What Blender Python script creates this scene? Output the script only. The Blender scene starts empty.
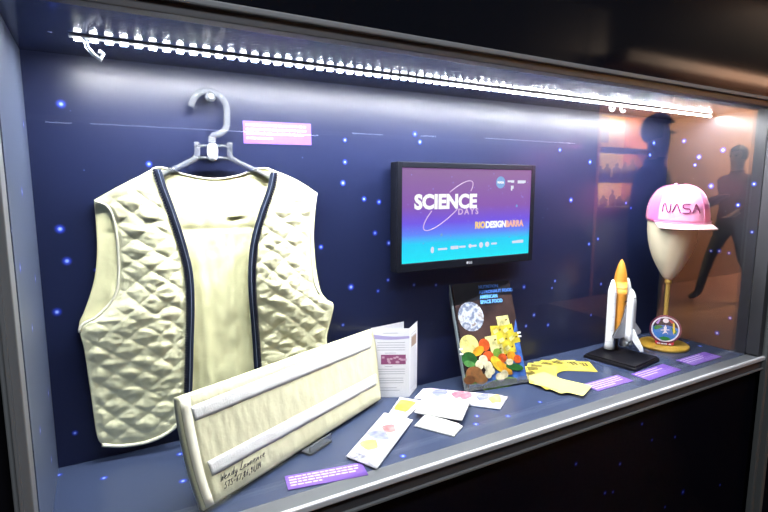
import bpy, bmesh, math, random
from mathutils import Vector, Matrix, noise
random.seed(7)
PI = math.pi
SC = bpy.context.scene
COL = SC.collection

# ------------------------------------------------------------------ camera
CAM = Vector((0.1113, -1.2899, 0.6303)); F = 507.04
YAW, PITCH, ROLL = math.radians(29.585), math.radians(7.856), math.radians(0.028)
FW = Vector((math.sin(YAW)*math.cos(PITCH), math.cos(YAW)*math.cos(PITCH), -math.sin(PITCH)))
_r = Vector((math.cos(YAW), -math.sin(YAW), 0)); _u = _r.cross(FW)
RT = math.cos(ROLL)*_r + math.sin(ROLL)*_u
UP = -math.sin(ROLL)*_r + math.cos(ROLL)*_u
cd = bpy.data.cameras.new('camera'); cam = bpy.data.objects.new('camera', cd); COL.objects.link(cam)
cd.sensor_fit = 'HORIZONTAL'; cd.sensor_width = 36; cd.lens = F*36/768; cd.clip_start = .02; cd.clip_end = 60
cam.matrix_world = Matrix(((RT.x, UP.x, -FW.x, CAM.x), (RT.y, UP.y, -FW.y, CAM.y), (RT.z, UP.z, -FW.z, CAM.z), (0, 0, 0, 1)))
SC.camera = cam

def ray(q): return FW + RT*((q[0]-384)/F) - UP*((q[1]-256)/F)
def onY(q, Y):                      # where the sight line through a photo point meets the plane y = Y
    d = ray(q); return CAM + d*((Y-CAM.y)/d.y)
def onZ(q, Z):
    d = ray(q); return CAM + d*((Z-CAM.z)/d.z)
def onP(q, o, n):
    d = ray(q); return CAM + d*((o-CAM).dot(n)/d.dot(n))

W, D, H = 2.21, 0.356, 0.902        # inside of the display case; its shelf is z = 0
FLOOR = -0.72

# ------------------------------------------------------------------ materials
def lin(c):
    return tuple(((v/255)/12.92 if v <= 10 else ((v/255+.055)/1.055)**2.4) for v in c)
def mat(name, col, rough=.5, metal=0, spec=.5, emis=None, es=0, trans=0, ior=1.45, bump=None, sheen=0, coat=0):
    m = bpy.data.materials.new(name); m.use_nodes = True
    b = m.node_tree.nodes['Principled BSDF']
    c = lin(col) if max(col) > 1.5 else col
    b.inputs['Base Color'].default_value = (*c, 1); b.inputs['Roughness'].default_value = rough
    b.inputs['Metallic'].default_value = metal; b.inputs['Specular IOR Level'].default_value = spec
    b.inputs['Transmission Weight'].default_value = trans; b.inputs['IOR'].default_value = ior
    b.inputs['Sheen Weight'].default_value = sheen; b.inputs['Coat Weight'].default_value = coat
    if emis:
        b.inputs['Emission Color'].default_value = (*(lin(emis) if max(emis) > 1.5 else emis), 1); b.inputs['Emission Strength'].default_value = es
    if bump:
        nt = m.node_tree; n = nt.nodes.new('ShaderNodeTexNoise'); n.inputs['Scale'].default_value = bump[0]; n.inputs['Detail'].default_value = 4
        bp = nt.nodes.new('ShaderNodeBump'); bp.inputs['Strength'].default_value = bump[1]; bp.inputs['Distance'].default_value = .002
        tc = nt.nodes.new('ShaderNodeTexCoord'); nt.links.new(tc.outputs['Object'], n.inputs['Vector'])
        nt.links.new(n.outputs['Fac'], bp.inputs['Height']); nt.links.new(bp.outputs['Normal'], b.inputs['Normal'])
    return m

def star_mat(name, base, stars, axes, rough=.32, spec=.5, star=(.42, .58, 1.0), halo=(.03, .07, .75), size=1.0, specks=True):
    """printed vinyl: dark blue with small glowing-blue stars at given places (metres on the panel)"""
    m = mat(name, base, rough, 0, spec); nt = m.node_tree; N = nt.nodes; L = nt.links
    b = N['Principled BSDF']
    geo = N.new('ShaderNodeNewGeometry'); sep = N.new('ShaderNodeSeparateXYZ'); L.new(geo.outputs['Position'], sep.inputs[0])
    cmb = N.new('ShaderNodeCombineXYZ'); L.new(sep.outputs[axes[0]], cmb.inputs[0]); L.new(sep.outputs[axes[1]], cmb.inputs[1])
    tot_core = tot_halo = None
    def add(a, bsock):
        if a is None: return bsock
        n = N.new('ShaderNodeMath'); n.operation = 'ADD'; L.new(a, n.inputs[0]); L.new(bsock, n.inputs[1]); return n.outputs[0]
    def fall(dist, r):
        n = N.new('ShaderNodeMapRange'); n.interpolation_type = 'SMOOTHSTEP'; n.inputs['From Min'].default_value = r; n.inputs['From Max'].default_value = 0
        L.new(dist, n.inputs['Value']); return n.outputs['Result']
    for (u, v, s) in stars:
        d = N.new('ShaderNodeVectorMath'); d.operation = 'DISTANCE'; L.new(cmb.outputs[0], d.inputs[0]); d.inputs[1].default_value = (u, v, 0)
        tot_core = add(tot_core, fall(d.outputs['Value'], .0055*s*size)); tot_halo = add(tot_halo, fall(d.outputs['Value'], .012*s*size))
    if specks:
        vo = N.new('ShaderNodeTexVoronoi'); vo.inputs['Scale'].default_value = 14; L.new(cmb.outputs[0], vo.inputs['Vector'])
        f = fall(vo.outputs['Distance'], .035); k = N.new('ShaderNodeMath'); k.operation = 'MULTIPLY'; k.inputs[1].default_value = .25; L.new(f, k.inputs[0])
        tot_core = add(tot_core, k.outputs[0])
    def mix(fac, a, col):
        n = N.new('ShaderNodeMix'); n.data_type = 'RGBA'; n.clamp_factor = True; L.new(fac, n.inputs['Factor'])
        if isinstance(a, tuple): n.inputs['A'].default_value = (*a, 1)
        else: L.new(a, n.inputs['A'])
        n.inputs['B'].default_value = (*col, 1); return n.outputs['Result']
    # soft darker and lighter clouds printed in the blue
    nz = N.new('ShaderNodeTexNoise'); nz.inputs['Scale'].default_value = 2.2; nz.inputs['Detail'].default_value = 3; L.new(cmb.outputs[0], nz.inputs['Vector'])
    nb = lin(base) if max(base) > 1.5 else base
    c0 = mix(nz.outputs['Fac'], tuple(x*.75 for x in nb), tuple(x*1.25 for x in nb))
    if tot_halo is not None: c0 = mix(tot_halo, c0, halo)
    if tot_core is not None: c0 = mix(tot_core, c0, star)
    L.new(c0, b.inputs['Base Color'])
    return m

def glass_mat():
    m = bpy.data.materials.new('pane_glass'); m.use_nodes = True; nt = m.node_tree; N = nt.nodes; L = nt.links
    N.remove(N['Principled BSDF']); out = N['Material Output']
    geo = N.new('ShaderNodeNewGeometry'); dot = N.new('ShaderNodeVectorMath'); dot.operation = 'DOT_PRODUCT'
    L.new(geo.outputs['Incoming'], dot.inputs[0]); L.new(geo.outputs['Normal'], dot.inputs[1])
    def mth(op, a, b=None):
        n = N.new('ShaderNodeMath'); n.operation = op
        for i, v in enumerate((a, b)):
            if v is None: continue
            if isinstance(v, (int, float)): n.inputs[i].default_value = v
            else: L.new(v, n.inputs[i])
        return n.outputs[0]
    c = mth('ABSOLUTE', dot.outputs['Value']); p5 = mth('POWER', mth('SUBTRACT', 1.0, c), 5.0)
    fr = mth('ADD', mth('MULTIPLY', p5, .96), .04)
    tr = N.new('ShaderNodeBsdfTransparent'); tr.inputs[0].default_value = (.985, .99, .99, 1)
    gl = N.new('ShaderNodeBsdfGlossy'); gl.inputs['Roughness'].default_value = 0.0
    mx = N.new('ShaderNodeMixShader'); L.new(fr, mx.inputs[0]); L.new(tr.outputs[0], mx.inputs[1]); L.new(gl.outputs[0], mx.inputs[2])
    L.new(mx.outputs[0], out.inputs['Surface'])
    return m

def noise_mat(name, cols, scale, rough=.5, detail=3, pos=None, spec=.5):
    m = mat(name, cols[0], rough, spec=spec); nt = m.node_tree; N = nt.nodes; L = nt.links
    tc = N.new('ShaderNodeTexCoord'); nz = N.new('ShaderNodeTexNoise'); nz.inputs['Scale'].default_value = scale; nz.inputs['Detail'].default_value = detail
    L.new(tc.outputs['Object'], nz.inputs['Vector']); cr = N.new('ShaderNodeValToRGB'); L.new(nz.outputs['Fac'], cr.inputs[0])
    e = cr.color_ramp.elements; n = len(cols)
    pos = pos or [.3+.4*i/(n-1) for i in range(n)]
    while len(e) < n: e.new(.5)
    for i in range(n): e[i].position = pos[i]; e[i].color = (*lin(cols[i]), 1)
    L.new(cr.outputs[0], N['Principled BSDF'].inputs['Base Color']); return m

# ------------------------------------------------------------------ object helpers
def obj(name, bm, m, parent=None, smooth=False, loc=None):
    """one mesh object; geometry is given in world metres and re-based on the parent's (or own) origin"""
    o0 = Vector(parent.get('_o', (0, 0, 0))) if parent else Vector((0, 0, 0))
    base = Vector(loc) if loc is not None else (o0 if parent else None)
    if base is None:
        cs = [v.co for v in bm.verts]
        base = Vector((sum(c.x for c in cs)/len(cs), sum(c.y for c in cs)/len(cs), min(c.z for c in cs)))
    for v in bm.verts: v.co -= base
    me = bpy.data.meshes.new(name); bm.normal_update(); bm.to_mesh(me); bm.free()
    for x in (m if isinstance(m, (list, tuple)) else [m]): me.materials.append(x)
    if smooth:
        for p in me.polygons: p.use_smooth = True
    o = bpy.data.objects.new(name, me); COL.objects.link(o)
    if parent: o.parent = parent; o.location = base - o0
    else: o.location = base
    o['_o'] = tuple(base)
    return o
def tag(o, label, cat, group=None):
    o['label'] = label; o['category'] = cat
    if group: o['group'] = group
    return o
def thing(name, label, cat, loc=(0, 0, 0), group=None):
    o = bpy.data.objects.new(name, None); COL.objects.link(o); o.location = loc; o.empty_display_size = .02
    o['_o'] = tuple(loc); return tag(o, label, cat, group)
def struct(name, bm, m, smooth=False):
    o = obj(name, bm, m, None, smooth); o['kind'] = 'structure'; return o

def box(bm, a, b, bev=0, mi=0, M=None):
    a, b = Vector(a), Vector(b); lo = Vector(map(min, a, b)); hi = Vector(map(max, a, b))
    t = bmesh.new(); bmesh.ops.create_cube(t, size=1)
    for v in t.verts: v.co = Vector([(lo[i]+hi[i])/2 + v.co[i]*(hi[i]-lo[i]) for i in range(3)])
    if bev: bmesh.ops.bevel(t, geom=list(t.edges), offset=bev, segments=2, profile=.5, affect='EDGES')
    return merge(bm, t, M, mi)
def merge(bm, t, M=None, mi=0):
    if M is not None: bmesh.ops.transform(t, matrix=M, verts=t.verts)
    mp = {}
    for v in t.verts: mp[v] = bm.verts.new(v.co)
    for f in t.faces:
        try: nf = bm.faces.new([mp[v] for v in f.verts]); nf.material_index = mi; nf.smooth = f.smooth
        except ValueError: pass
    t.free(); return bm
def B(*args, **kw): return box(bmesh.new(), *args, **kw)
def tube(bm, pts, r, seg=10, cap=True, mi=0, closed=False):
    pts = [Vector(p) for p in pts]; n = len(pts); rings = []
    rr = r if isinstance(r, (list, tuple)) else [r]*n
    prev = None
    for i, p in enumerate(pts):
        if closed: t = pts[(i+1) % n] - pts[i-1]
        else: t = (pts[min(i+1, n-1)] - pts[max(i-1, 0)])
        t.normalize()
        if prev is None:
            a = Vector((0, 0, 1)) if abs(t.z) < .9 else Vector((1, 0, 0)); x = t.cross(a).normalized()
        else: x = (prev - t*prev.dot(t)).normalized()
        prev = x; y = t.cross(x)
        rings.append([bm.verts.new(p + (x*math.cos(2*PI*k/seg) + y*math.sin(2*PI*k/seg))*rr[i]) for k in range(seg)])
    m = n if closed else n-1
    for i in range(m):
        A, C = rings[i], rings[(i+1) % n]
        for k in range(seg):
            f = bm.faces.new((A[k], A[(k+1) % seg], C[(k+1) % seg], C[k])); f.smooth = True; f.material_index = mi
    if cap and not closed:
        bm.faces.new(list(reversed(rings[0]))).material_index = mi; bm.faces.new(rings[-1]).material_index = mi
    return bm
def T(*a, **k): return tube(bmesh.new(), *a, **k)
def lathe(bm, prof, c=(0, 0, 0), seg=40, M=None, mi=0):
    t = bmesh.new(); rings = []
    for (r, z) in prof:
        if r < 1e-5: rings.append([t.verts.new((0, 0, z))])
        else: rings.append([t.verts.new((r*math.cos(2*PI*k/seg), r*math.sin(2*PI*k/seg), z)) for k in range(seg)])
    for A, C in zip(rings, rings[1:]):
        for k in range(seg):
            q = [A[k % len(A)], A[(k+1) % len(A)], C[(k+1) % len(C)], C[k % len(C)]]
            q2 = []
            for v in q:
                if v not in q2: q2.append(v)
            if len(q2) > 2: t.faces.new(q2).smooth = True
    if len(rings[0]) > 1: t.faces.new(list(reversed(rings[0])))
    if len(rings[-1]) > 1: t.faces.new(rings[-1])
    return merge(bm, t, (Matrix.Translation(c) @ M) if M is not None else Matrix.Translation(c), mi)
def LT(*a, **k): return lathe(bmesh.new(), *a, **k)
def prism(bm, poly, t0, t1, M, mi=0):
    """polygon (u,v) given a thickness along w, placed by matrix M (columns u,v,w,origin)"""
    t = bmesh.new(); A = [t.verts.new((p[0], p[1], t0)) for p in poly]; C = [t.verts.new((p[0], p[1], t1)) for p in poly]
    t.faces.new(list(reversed(A))); t.faces.new(C); n = len(poly)
    for k in range(n): t.faces.new((A[k], A[(k+1) % n], C[(k+1) % n], C[k]))
    return merge(bm, t, M, mi)
def frame(o, u, v):
    u = Vector(u).normalized(); w = u.cross(Vector(v)).normalized(); v = w.cross(u); o = Vector(o)
    return Matrix(((u.x, v.x, w.x, o.x), (u.y, v.y, w.y, o.y), (u.z, v.z, w.z, o.z), (0, 0, 0, 1)))
def rect(cx, cy, w, h, a=0):
    c, s = math.cos(a), math.sin(a)
    return [(cx + x*c - y*s, cy + x*s + y*c) for x, y in ((-w/2, -h/2), (w/2, -h/2), (w/2, h/2), (-w/2, h/2))]
def ell(cx, cy, a, b, rot=0, n=20):
    c, s = math.cos(rot), math.sin(rot)
    return [(cx + a*math.cos(2*PI*k/n)*c - b*math.sin(2*PI*k/n)*s, cy + a*math.cos(2*PI*k/n)*s + b*math.sin(2*PI*k/n)*c) for k in range(n)]
def text(bm, s, size, M, bold=0, shear=0, align='LEFT', mi=0, space=1, sx=1, depth=0.0002):
    cu = bpy.data.curves.new('t', 'FONT'); cu.body = s; cu.size = size; cu.offset = bold; cu.shear = shear; cu.align_x = align
    cu.space_character = space; cu.extrude = depth; cu.resolution_u = 3
    o = bpy.data.objects.new('t', cu); COL.objects.link(o)
    dg = bpy.context.evaluated_depsgraph_get(); dg.update(); me = o.evaluated_get(dg).to_mesh()
    t = bmesh.new(); t.from_mesh(me); o.evaluated_get(dg).to_mesh_clear()
    bpy.data.objects.remove(o); bpy.data.curves.remove(cu)
    bmesh.ops.scale(t, vec=(sx, 1, 1), verts=t.verts)
    return merge(bm, t, M, mi)
def catmull(pts, n):
    """n+1 points evenly spaced along a smooth curve through pts"""
    P = [Vector((p[0], p[1], 0)) for p in pts]; out = []
    for i in range(len(P)-1):
        p0 = P[i-1] if i else P[0]*2-P[1]; p1, p2 = P[i], P[i+1]; p3 = P[i+2] if i+2 < len(P) else P[-1]*2-P[-2]
        for k in range(12):
            t = k/12; out.append(.5*((2*p1) + (p2-p0)*t + (2*p0-5*p1+4*p2-p3)*t*t + (3*p1-p0-3*p2+p3)*t**3))
    out.append(P[-1]); L = [0]
    for a, b in zip(out, out[1:]): L.append(L[-1] + (b-a).length)
    res = []; j = 0
    for k in range(n+1):
        s = L[-1]*k/n
        while j < len(L)-2 and L[j+1] < s: j += 1
        f = (s-L[j])/max(1e-9, L[j+1]-L[j]); res.append(out[j].lerp(out[j+1], f))
    return res
def coons(left, right, top, bottom, nu, nv):
    """grid [v][u] of image points between four boundary curves (left/right run down, top/bottom run right)"""
    l, r, t, b = catmull(left, nv), catmull(right, nv), catmull(top, nu), catmull(bottom, nu)
    G = []
    for j in range(nv+1):
        v = j/nv; row = []
        for i in range(nu+1):
            u = i/nu
            p = (1-u)*l[j] + u*r[j] + (1-v)*t[i] + v*b[i] - ((1-u)*(1-v)*l[0] + u*(1-v)*r[0] + (1-u)*v*l[-1] + u*v*r[-1])
            row.append((p.x, p.y))
        G.append(row)
    return G
def sheet(G3, thick=0, up=None):
    """surface through a grid of 3D points, given thickness towards +thick * normal-ish (back side)"""
    bm = bmesh.new(); V = [[bm.verts.new(p) for p in row] for row in G3]
    for j in range(len(V)-1):
        for i in range(len(V[0])-1):
            bm.faces.new((V[j][i], V[j+1][i], V[j+1][i+1], V[j][i+1])).smooth = True
    if thick:
        bm.normal_update(); nj, ni = len(V), len(V[0])
        Bk = [[bm.verts.new(v.co - (v.normal*thick if up is None else Vector(up)*thick)) for v in row] for row in V]
        for j in range(nj-1):
            for i in range(ni-1):
                bm.faces.new((Bk[j][i], Bk[j][i+1], Bk[j+1][i+1], Bk[j+1][i])).smooth = True
        for j in range(nj-1):
            bm.faces.new((V[j][0], Bk[j][0], Bk[j+1][0], V[j+1][0])); bm.faces.new((V[j][-1], V[j+1][-1], Bk[j+1][-1], Bk[j][-1]))
        for i in range(ni-1):
            bm.faces.new((V[0][i], V[0][i+1], Bk[0][i+1], Bk[0][i])); bm.faces.new((V[-1][i], Bk[-1][i], Bk[-1][i+1], V[-1][i+1]))
    return bm
def sm(x, a=0, b=1):
    t = max(0, min(1, (x-a)/(b-a))); return t*t*(3-2*t)

# ------------------------------------------------------------------ palette
post_alu = mat('post_aluminium', (.17, .18, .18), .5, .1)
alu = mat('brushed_aluminium', (.22, .23, .245), .5, .1, spec=.3)
alu_lit = mat('lit_rim_aluminium', (.78, .79, .82), .5, .1, spec=.3)  # sill rim: the strip's highlight is put into this paler colour
dark_alu = mat('dark_aluminium', (.08, .08, .09), .5, .3)
black_vinyl = mat('black_gloss_vinyl', (.005, .006, .010), .07, spec=.4)
black = mat('black_plastic', (.006, .006, .009), .35, spec=.25)
black_soft = mat('black_satin', (.012, .012, .014), .4)
white = mat('white_plastic', (.82, .83, .85), .4)
clear = mat('clear_acrylic', (.88, .93, 1.0), .10, trans=.90, ior=1.25)
cream = mat('cream_satin', (.86, .84, .54), .5, sheen=.2, bump=(90, .25))
cream_in = mat('cream_lining', (.84, .82, .48), .55, bump=(60, .3))
cream_bind = mat('cream_binding', (.82, .80, .62), .6)
navy_tape = mat('navy_tape', (.013, .019, .040), .75, spec=.2, bump=(400, .4))
purple = mat('purple_card', (.155, .068, .37), .5)
card_ink = mat('white_print', (.62, .50, .74), .5)
yellow = mat('yellow_card', (.88, .76, .16), .5)
yellow_ink = mat('brown_print', (.055, .035, .006), .6)

# ------------------------------------------------------------------ the case (setting)
def sY(l): return [(onY(q[:2], 0).x, onY(q[:2], 0).z, q[2]) for q in l]
st_back = sY([(61, 104, 1), (60, 229, 1.05), (67, 261, 1), (57, 312, 1), (149, 164, .8), (343, 183, .9), (364, 199, .9), (379, 202, .9), (375, 233, .9), (389, 243, 1),
              (321, 247, .8), (351, 287, 1.1), (388, 280, .7), (378, 291, .7), (343, 325, .6), (414, 285, .7), (436, 285, .7), (345, 140, .7), (345, 162, .8), (524, 287, 1),
              (534, 315, .9), (526, 326, .8), (548, 325, .9), (571, 200, 1.1), (589, 244, .8), (598, 239, .8), (555, 281, .7), (552, 288, .6), (601, 284, .8), (591, 315, .7),
              (626, 203, .7), (631, 208, .7), (654, 143, 1), (650, 155, .9), (75, 433, .7), (590, 162, 1), (560, 150, .8), (96, 270, .6), (420, 142, .8), (415, 134, .9)])
def sX(l): 
    out = []
    for q in l:
        d = ray(q[:2]); p = CAM + d*((W-CAM.x)/d.x); out.append((p.y, p.z, q[2]))
    return out
st_right = sX([(684, 141, 1), (699, 157, 1.1), (695, 165, .8), (711, 186, 1.2), (723, 150, 1.1), (754, 184, 1), (738, 205, 1), (690, 188, .8), (719, 251, 1), (711, 251, .8), (729, 253, .8),
              (717, 333, 1), (730, 318, .8), (752, 232, .8)])
st_shelf = [(onZ(q[:2], 0).x, onZ(q[:2], 0).y, q[2]) for q in [(59, 475, .8), (104, 478, .9), (180, 454, 1), (183, 481, 1), (403, 456, 1), (476, 424, 1), (508, 416, 1), (477, 416, .9), (640, 352, .9), (700, 346, 1), (688, 343, .8), (540, 402, .8), (676, 350, .8)]]
st_front = [(onY(q[:2], -.385).x, onY(q[:2], -.385).z, q[2]) for q in [(683, 492, 1.2), (576, 464, .8), (675, 437, .7), (605, 493, .8), (613, 492, .7), (620, 464, .8), (720, 485, .7), (652, 440, .7), (642, 424, .7), (665, 507, .7)]]
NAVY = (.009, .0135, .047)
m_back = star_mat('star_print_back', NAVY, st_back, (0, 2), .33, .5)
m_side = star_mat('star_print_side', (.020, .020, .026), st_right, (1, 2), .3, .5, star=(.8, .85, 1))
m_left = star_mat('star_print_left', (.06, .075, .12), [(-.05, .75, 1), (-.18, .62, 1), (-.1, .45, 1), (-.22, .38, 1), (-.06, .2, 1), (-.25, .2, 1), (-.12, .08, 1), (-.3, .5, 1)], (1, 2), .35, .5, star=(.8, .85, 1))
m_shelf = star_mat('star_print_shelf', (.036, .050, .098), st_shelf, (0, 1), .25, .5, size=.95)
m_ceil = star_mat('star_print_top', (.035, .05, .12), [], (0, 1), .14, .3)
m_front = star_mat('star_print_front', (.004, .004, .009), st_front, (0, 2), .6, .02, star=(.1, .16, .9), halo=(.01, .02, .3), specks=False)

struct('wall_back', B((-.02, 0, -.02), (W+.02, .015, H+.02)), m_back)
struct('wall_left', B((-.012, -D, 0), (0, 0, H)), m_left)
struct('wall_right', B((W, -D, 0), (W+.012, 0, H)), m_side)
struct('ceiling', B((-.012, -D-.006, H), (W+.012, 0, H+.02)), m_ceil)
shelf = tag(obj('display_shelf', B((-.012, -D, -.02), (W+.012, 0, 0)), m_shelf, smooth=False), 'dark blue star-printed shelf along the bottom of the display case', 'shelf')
struct('window_1', B((0.0005, -D-.006, .0005), (W-.0005, -D, H-.0005)), glass_mat())
# sill rails
bm = B((-.06, -.402, -.012), (W+.05, -.357, .001), bev=.0015); struct('trim_1', bm, alu)
bm = B((-.06, -.413, -.010), (W+.05, -.402, .005), bev=.003); struct('trim_2', bm, alu_lit)
bm = B((-.06, -.404, -.040), (W+.05, -.36, -.012), bev=.001); struct('trim_3', bm, dark_alu)
bm = B((-.06, -.410, -.046), (W+.05, -.375, -.040), bev=.001); struct('trim_4', bm, alu)
# head rails
bm = B((-.06, -.392, H-.004), (W+.05, -.362, H+.014), bev=.0015); struct('trim_5', bm, dark_alu)
bm = B((-.06, -.400, H+.014), (W+.05, -.362, H+.026), bev=.003); struct('trim_6', bm, alu)
# posts
bm = B((-.026, -.40, FLOOR), (-.001, -.357, H), bev=.002); box(bm, (-.018, -.404, FLOOR), (-.013, -.40, H)); struct('trim_7', bm, alu)
bm = B((W+.001, -.40, .006), (W+.030, -.357, H), bev=.002); struct('trim_8', bm, dark_alu)
bm = B((2.236, -.418, FLOOR), (2.258, -.40, H+.02), bev=.002); struct('trim_9', bm, post_alu)
bm = B((2.306, -.418, FLOOR), (2.330, -.36, H+.02), bev=.002); struct('trim_10', bm, post_alu)
struct('trim_12', B((2.256, -.396, FLOOR), (2.308, -.37, H+.02)), black)  # black filler stands in for the shade of the gap between the posts
struct('wall_front_lower', B((-.02, -.385, FLOOR), (W+.03, -.372, -.046)), m_front)
struct('wall_front_upper', B((-1.2, -.385, H+.026), (4.2, -.364, 1.9)), black_vinyl)
struct('wall_front_left', B((-1.2, -.385, FLOOR), (-.027, -.364, H+.026)), black)
# the next bay beyond the right post
struct('wall_bay_back', B((2.33, 0, -.02), (4.2, .015, H)), m_front)
struct('wall_bay_lower', B((2.331, -.385, FLOOR), (4.2, -.372, -.046)), m_front)
struct('trim_11', B((2.331, -.404, -.03), (4.2, 0, 0), bev=.001), mat('bay_shelf', (.10, .11, .10), .4))

# ------------------------------------------------------------------ light bar under the case ceiling
YL = -.171
led_em = mat('led_diode', (1, 1, 1), emis=(.96, .975, 1.0), es=1700)
led_side = mat('led_lens', (1, 1, 1), emis=(.96, .975, 1.0), es=22)
t = thing('light_bar', 'long white strip of bright light dots under the case ceiling', 'light', (W/2, YL, H-.008))
obj('channel', B((.09, YL-.009, H-.004), (W-.02, YL+.009, H), bev=.001), mat('strip_board', (.5, .51, .53), .5), t)
nd = 84
proto = None
for k in range(nd):
    x = .105 + (W-.14)*k/(nd-1)
    if proto is None:
        proto = obj('diode', B((x-.0065, YL-.0052, H-.0085), (x+.0065, YL+.0052, H-.004), bev=.0015), [led_side, led_em], t)
        for f in proto.data.polygons: f.material_index = 1 if f.normal.z < -.9 else 0
        x0 = x; l0 = proto.location.copy()
    else:
        c = proto.copy(); COL.objects.link(c); c.parent = t; c.location = l0 + Vector((x-x0, 0, 0))
# loose lead at the left end
bm = T(catmull_pts := [onY((78, 33), YL), onY((86, 42), YL-.004), onY((87, 47), YL-.004), onY((93, 54), YL-.006), onY((101, 60), YL-.006), onY((103, 54), YL-.004), onY((99, 51), YL-.004)], .0035, seg=8)
tag(obj('cable', bm, mat('clear_white_lead', (.75, .8, .9), .25)), 'short white cable end drooping off the left of the light strip', 'cable')
bm = T([onY((18, 26), YL), onY((40, 29), YL), onY((52, 32), YL)], .0014, seg=6)
tag(obj('wire', bm, mat('grey_wire', (.5, .52, .6), .4)), 'thin pale wire running left from the light strip to the wall', 'wire')
for i, (q, lab) in enumerate((((612, 108), 'white ring-shaped cable clip under the light strip, left of the hook'), ((623, 109), 'white open hook clip under the light strip, right of the ring'))):
    c = onY(q, YL+.004); rr = .010
    n = 20; a1 = 2*PI if i == 0 else 1.35*PI
    pts = [c + Vector((rr*math.cos(.5*PI + a1*k/n), 0, rr*math.sin(.5*PI + a1*k/n)*1.0)) for k in range(n + (0 if i == 0 else 1))]
    if i == 0:
        bm = T(pts, .0028, seg=8, closed=True); tube(bm, [c + Vector((-.009, 0, .004)), Vector((c.x-.008, c.y, H-.0002))], .0024, seg=8)
    else:
        bm = T(pts, .0028, seg=8); tube(bm, [c + Vector((0, 0, rr)), Vector((c.x, c.y, H-.0002))], .0022, seg=8)
    tag(obj('cable_clip', bm, white, smooth=True), lab, 'clip')

# ------------------------------------------------------------------ wall hook, hanger
hk = onY((208, 96), -.02)
t = thing('wall_hook', 'small clear knob screwed into the wall holding the hanger', 'hook', (hk.x, 0, hk.z))
bm = LT([(0, 0), (.006, 0), (.006, .018), (.004, .022), (.004, .040), (.011, .043), (.012, .048), (.008, .053), (0, .054)], (hk.x, 0, hk.z-.006), seg=20, M=Matrix.Rotation(PI/2, 4, 'X'))
obj('knob', bm, clear, t, True)
obj('screw_cap', LT([(0, 0), (.005, 0), (.004, .003), (0, .0035)], (hk.x, -.0541, hk.z-.006), seg=16, M=Matrix.Rotation(PI/2, 4, 'X')), white, t, True)
YH = -.027
def hp(*qs): return [onY(q, YH) for q in qs]
def smooth3(pts, n):
    qs = catmull(pts, n); return [onY((q.x, q.y), YH) for q in qs]
t = thing('coat_hanger', 'clear plastic coat hanger with thick hook holding the vest', 'hanger', tuple(onY((212, 170), YH)))
obj('hook', T(smooth3([(191, 107), (194, 98), (201, 92), (209, 91), (218, 95), (225, 103), (227, 115), (226, 128), (220, 134), (213, 136), (212, 142)], 40), .0075, seg=12), clear, t)
obj('stem', T(hp((212, 137), (212, 148)), .0085, seg=12), clear, t)
bm = T(hp((197, 146), (230, 146)), .0035, seg=10); tube(bm, hp((197, 158), (230, 158)), .0035, seg=10)
obj('bridge', bm, clear, t)
c = onY((212.5, 152), YH); obj('size_marker', LT([(0, -.022), (.008, -.019), (.0115, -.010), (.0125, 0), (.0115, .010), (.008, .019), (0, .022)], c, seg=20), mat('white_marker', (.9, .92, 1), .3), t, True)
obj('arm', T(smooth3([(197, 142), (197, 156), (193, 160), (168, 172), (143, 183)], 30), [.0068]*31, seg=12), clear, t)
obj('arm', T(smooth3([(230, 142), (230, 156), (234, 160), (256, 171), (282, 183)], 30), [.0068]*31, seg=12), clear, t)

# ------------------------------------------------------------------ quilted vest
t = thing('quilted_vest', 'sleeveless cream quilted vest with navy zip edges hanging on the back wall', 'vest', (.36, -.03, .05))
L_front = [(154, 169), (160, 188), (169, 212), (179, 243), (186, 272), (188, 305), (187, 345), (186, 385), (184, 416)]
L_outer = [(95, 201), (107, 206), (114, 220), (118, 245), (119, 270), (117, 291), (108, 306), (95, 318), (80, 328), (84, 349), (89, 380), (93, 410), (97, 436), (102, 445)]
L_top = [(95, 201), (118, 187), (138, 177), (154, 169)]
L_bot = [(102, 445), (125, 445.5), (150, 441), (170, 431), (184, 416)]
R_front = [(276, 172), (272, 190), (264, 213), (257, 238), (254, 262), (254, 290), (257, 330), (259, 360), (261, 388)]
R_outer = [(316.5, 193), (313, 215), (311, 240), (312, 265), (315, 284), (322, 298), (333, 305), (330, 320), (326.5, 335), (327, 345), (327, 358), (325, 370), (321, 378)]
R_top = [(276, 172), (297, 181), (316.5, 193)]
R_bot = [(261, 388), (280, 391), (300, 386), (321, 378)]
def quilt(P):
    n1 = noise.noise(Vector((P.x*9, P.z*9, 1.7))); n2 = noise.noise(Vector((P.x*9, P.z*9, 9.1)))
    x = P.x + .011*n1; z = P.z + .011*n2
    s = abs(math.sin(PI*(x/.062 + z/.052))*math.sin(PI*(x/.062 - z/.052)))
    w = .0030*noise.noise(Vector((P.x*20, P.z*52, 3))) + .0016*noise.noise(Vector((P.x*60, P.z*110, 7)))
    return (.0042 + .0013*n1)*s**.5 + w
def panel(left, right, top, bot, nu, nv, front_is_right, flat_low=0):
    G = coons(left, right, top, bot, nu, nv); out = []
    for j, row in enumerate(G):
        v = j/nv; r3 = []
        for i, q in enumerate(row):
            u = i/nu; f = u if front_is_right else 1-u          # f = 1 at the zip edge
            y = .020 + .022*sm(f) + .016*math.sin(PI*f)*math.sin(PI*min(1, v*1.15+.05))
            y *= 1 - flat_low*sm(v, .5, .9)
            p = onY(q, -y)
            edge = min(1, min(f, 1-f)*12, v*14, (1-v)*18)
            h = quilt(p)*edge*(.55 + .45*sm(p.z, .66, .58)) * (1-.4*flat_low*sm(v, .5, .9))
            r3.append(onY(q, -y-h))
        out.append(r3)
    return out
GL = panel(L_outer, L_front, L_top, L_bot, 84, 190, True)
GR = panel(R_front, R_outer, R_top, R_bot, 70, 180, False, .45)
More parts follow.
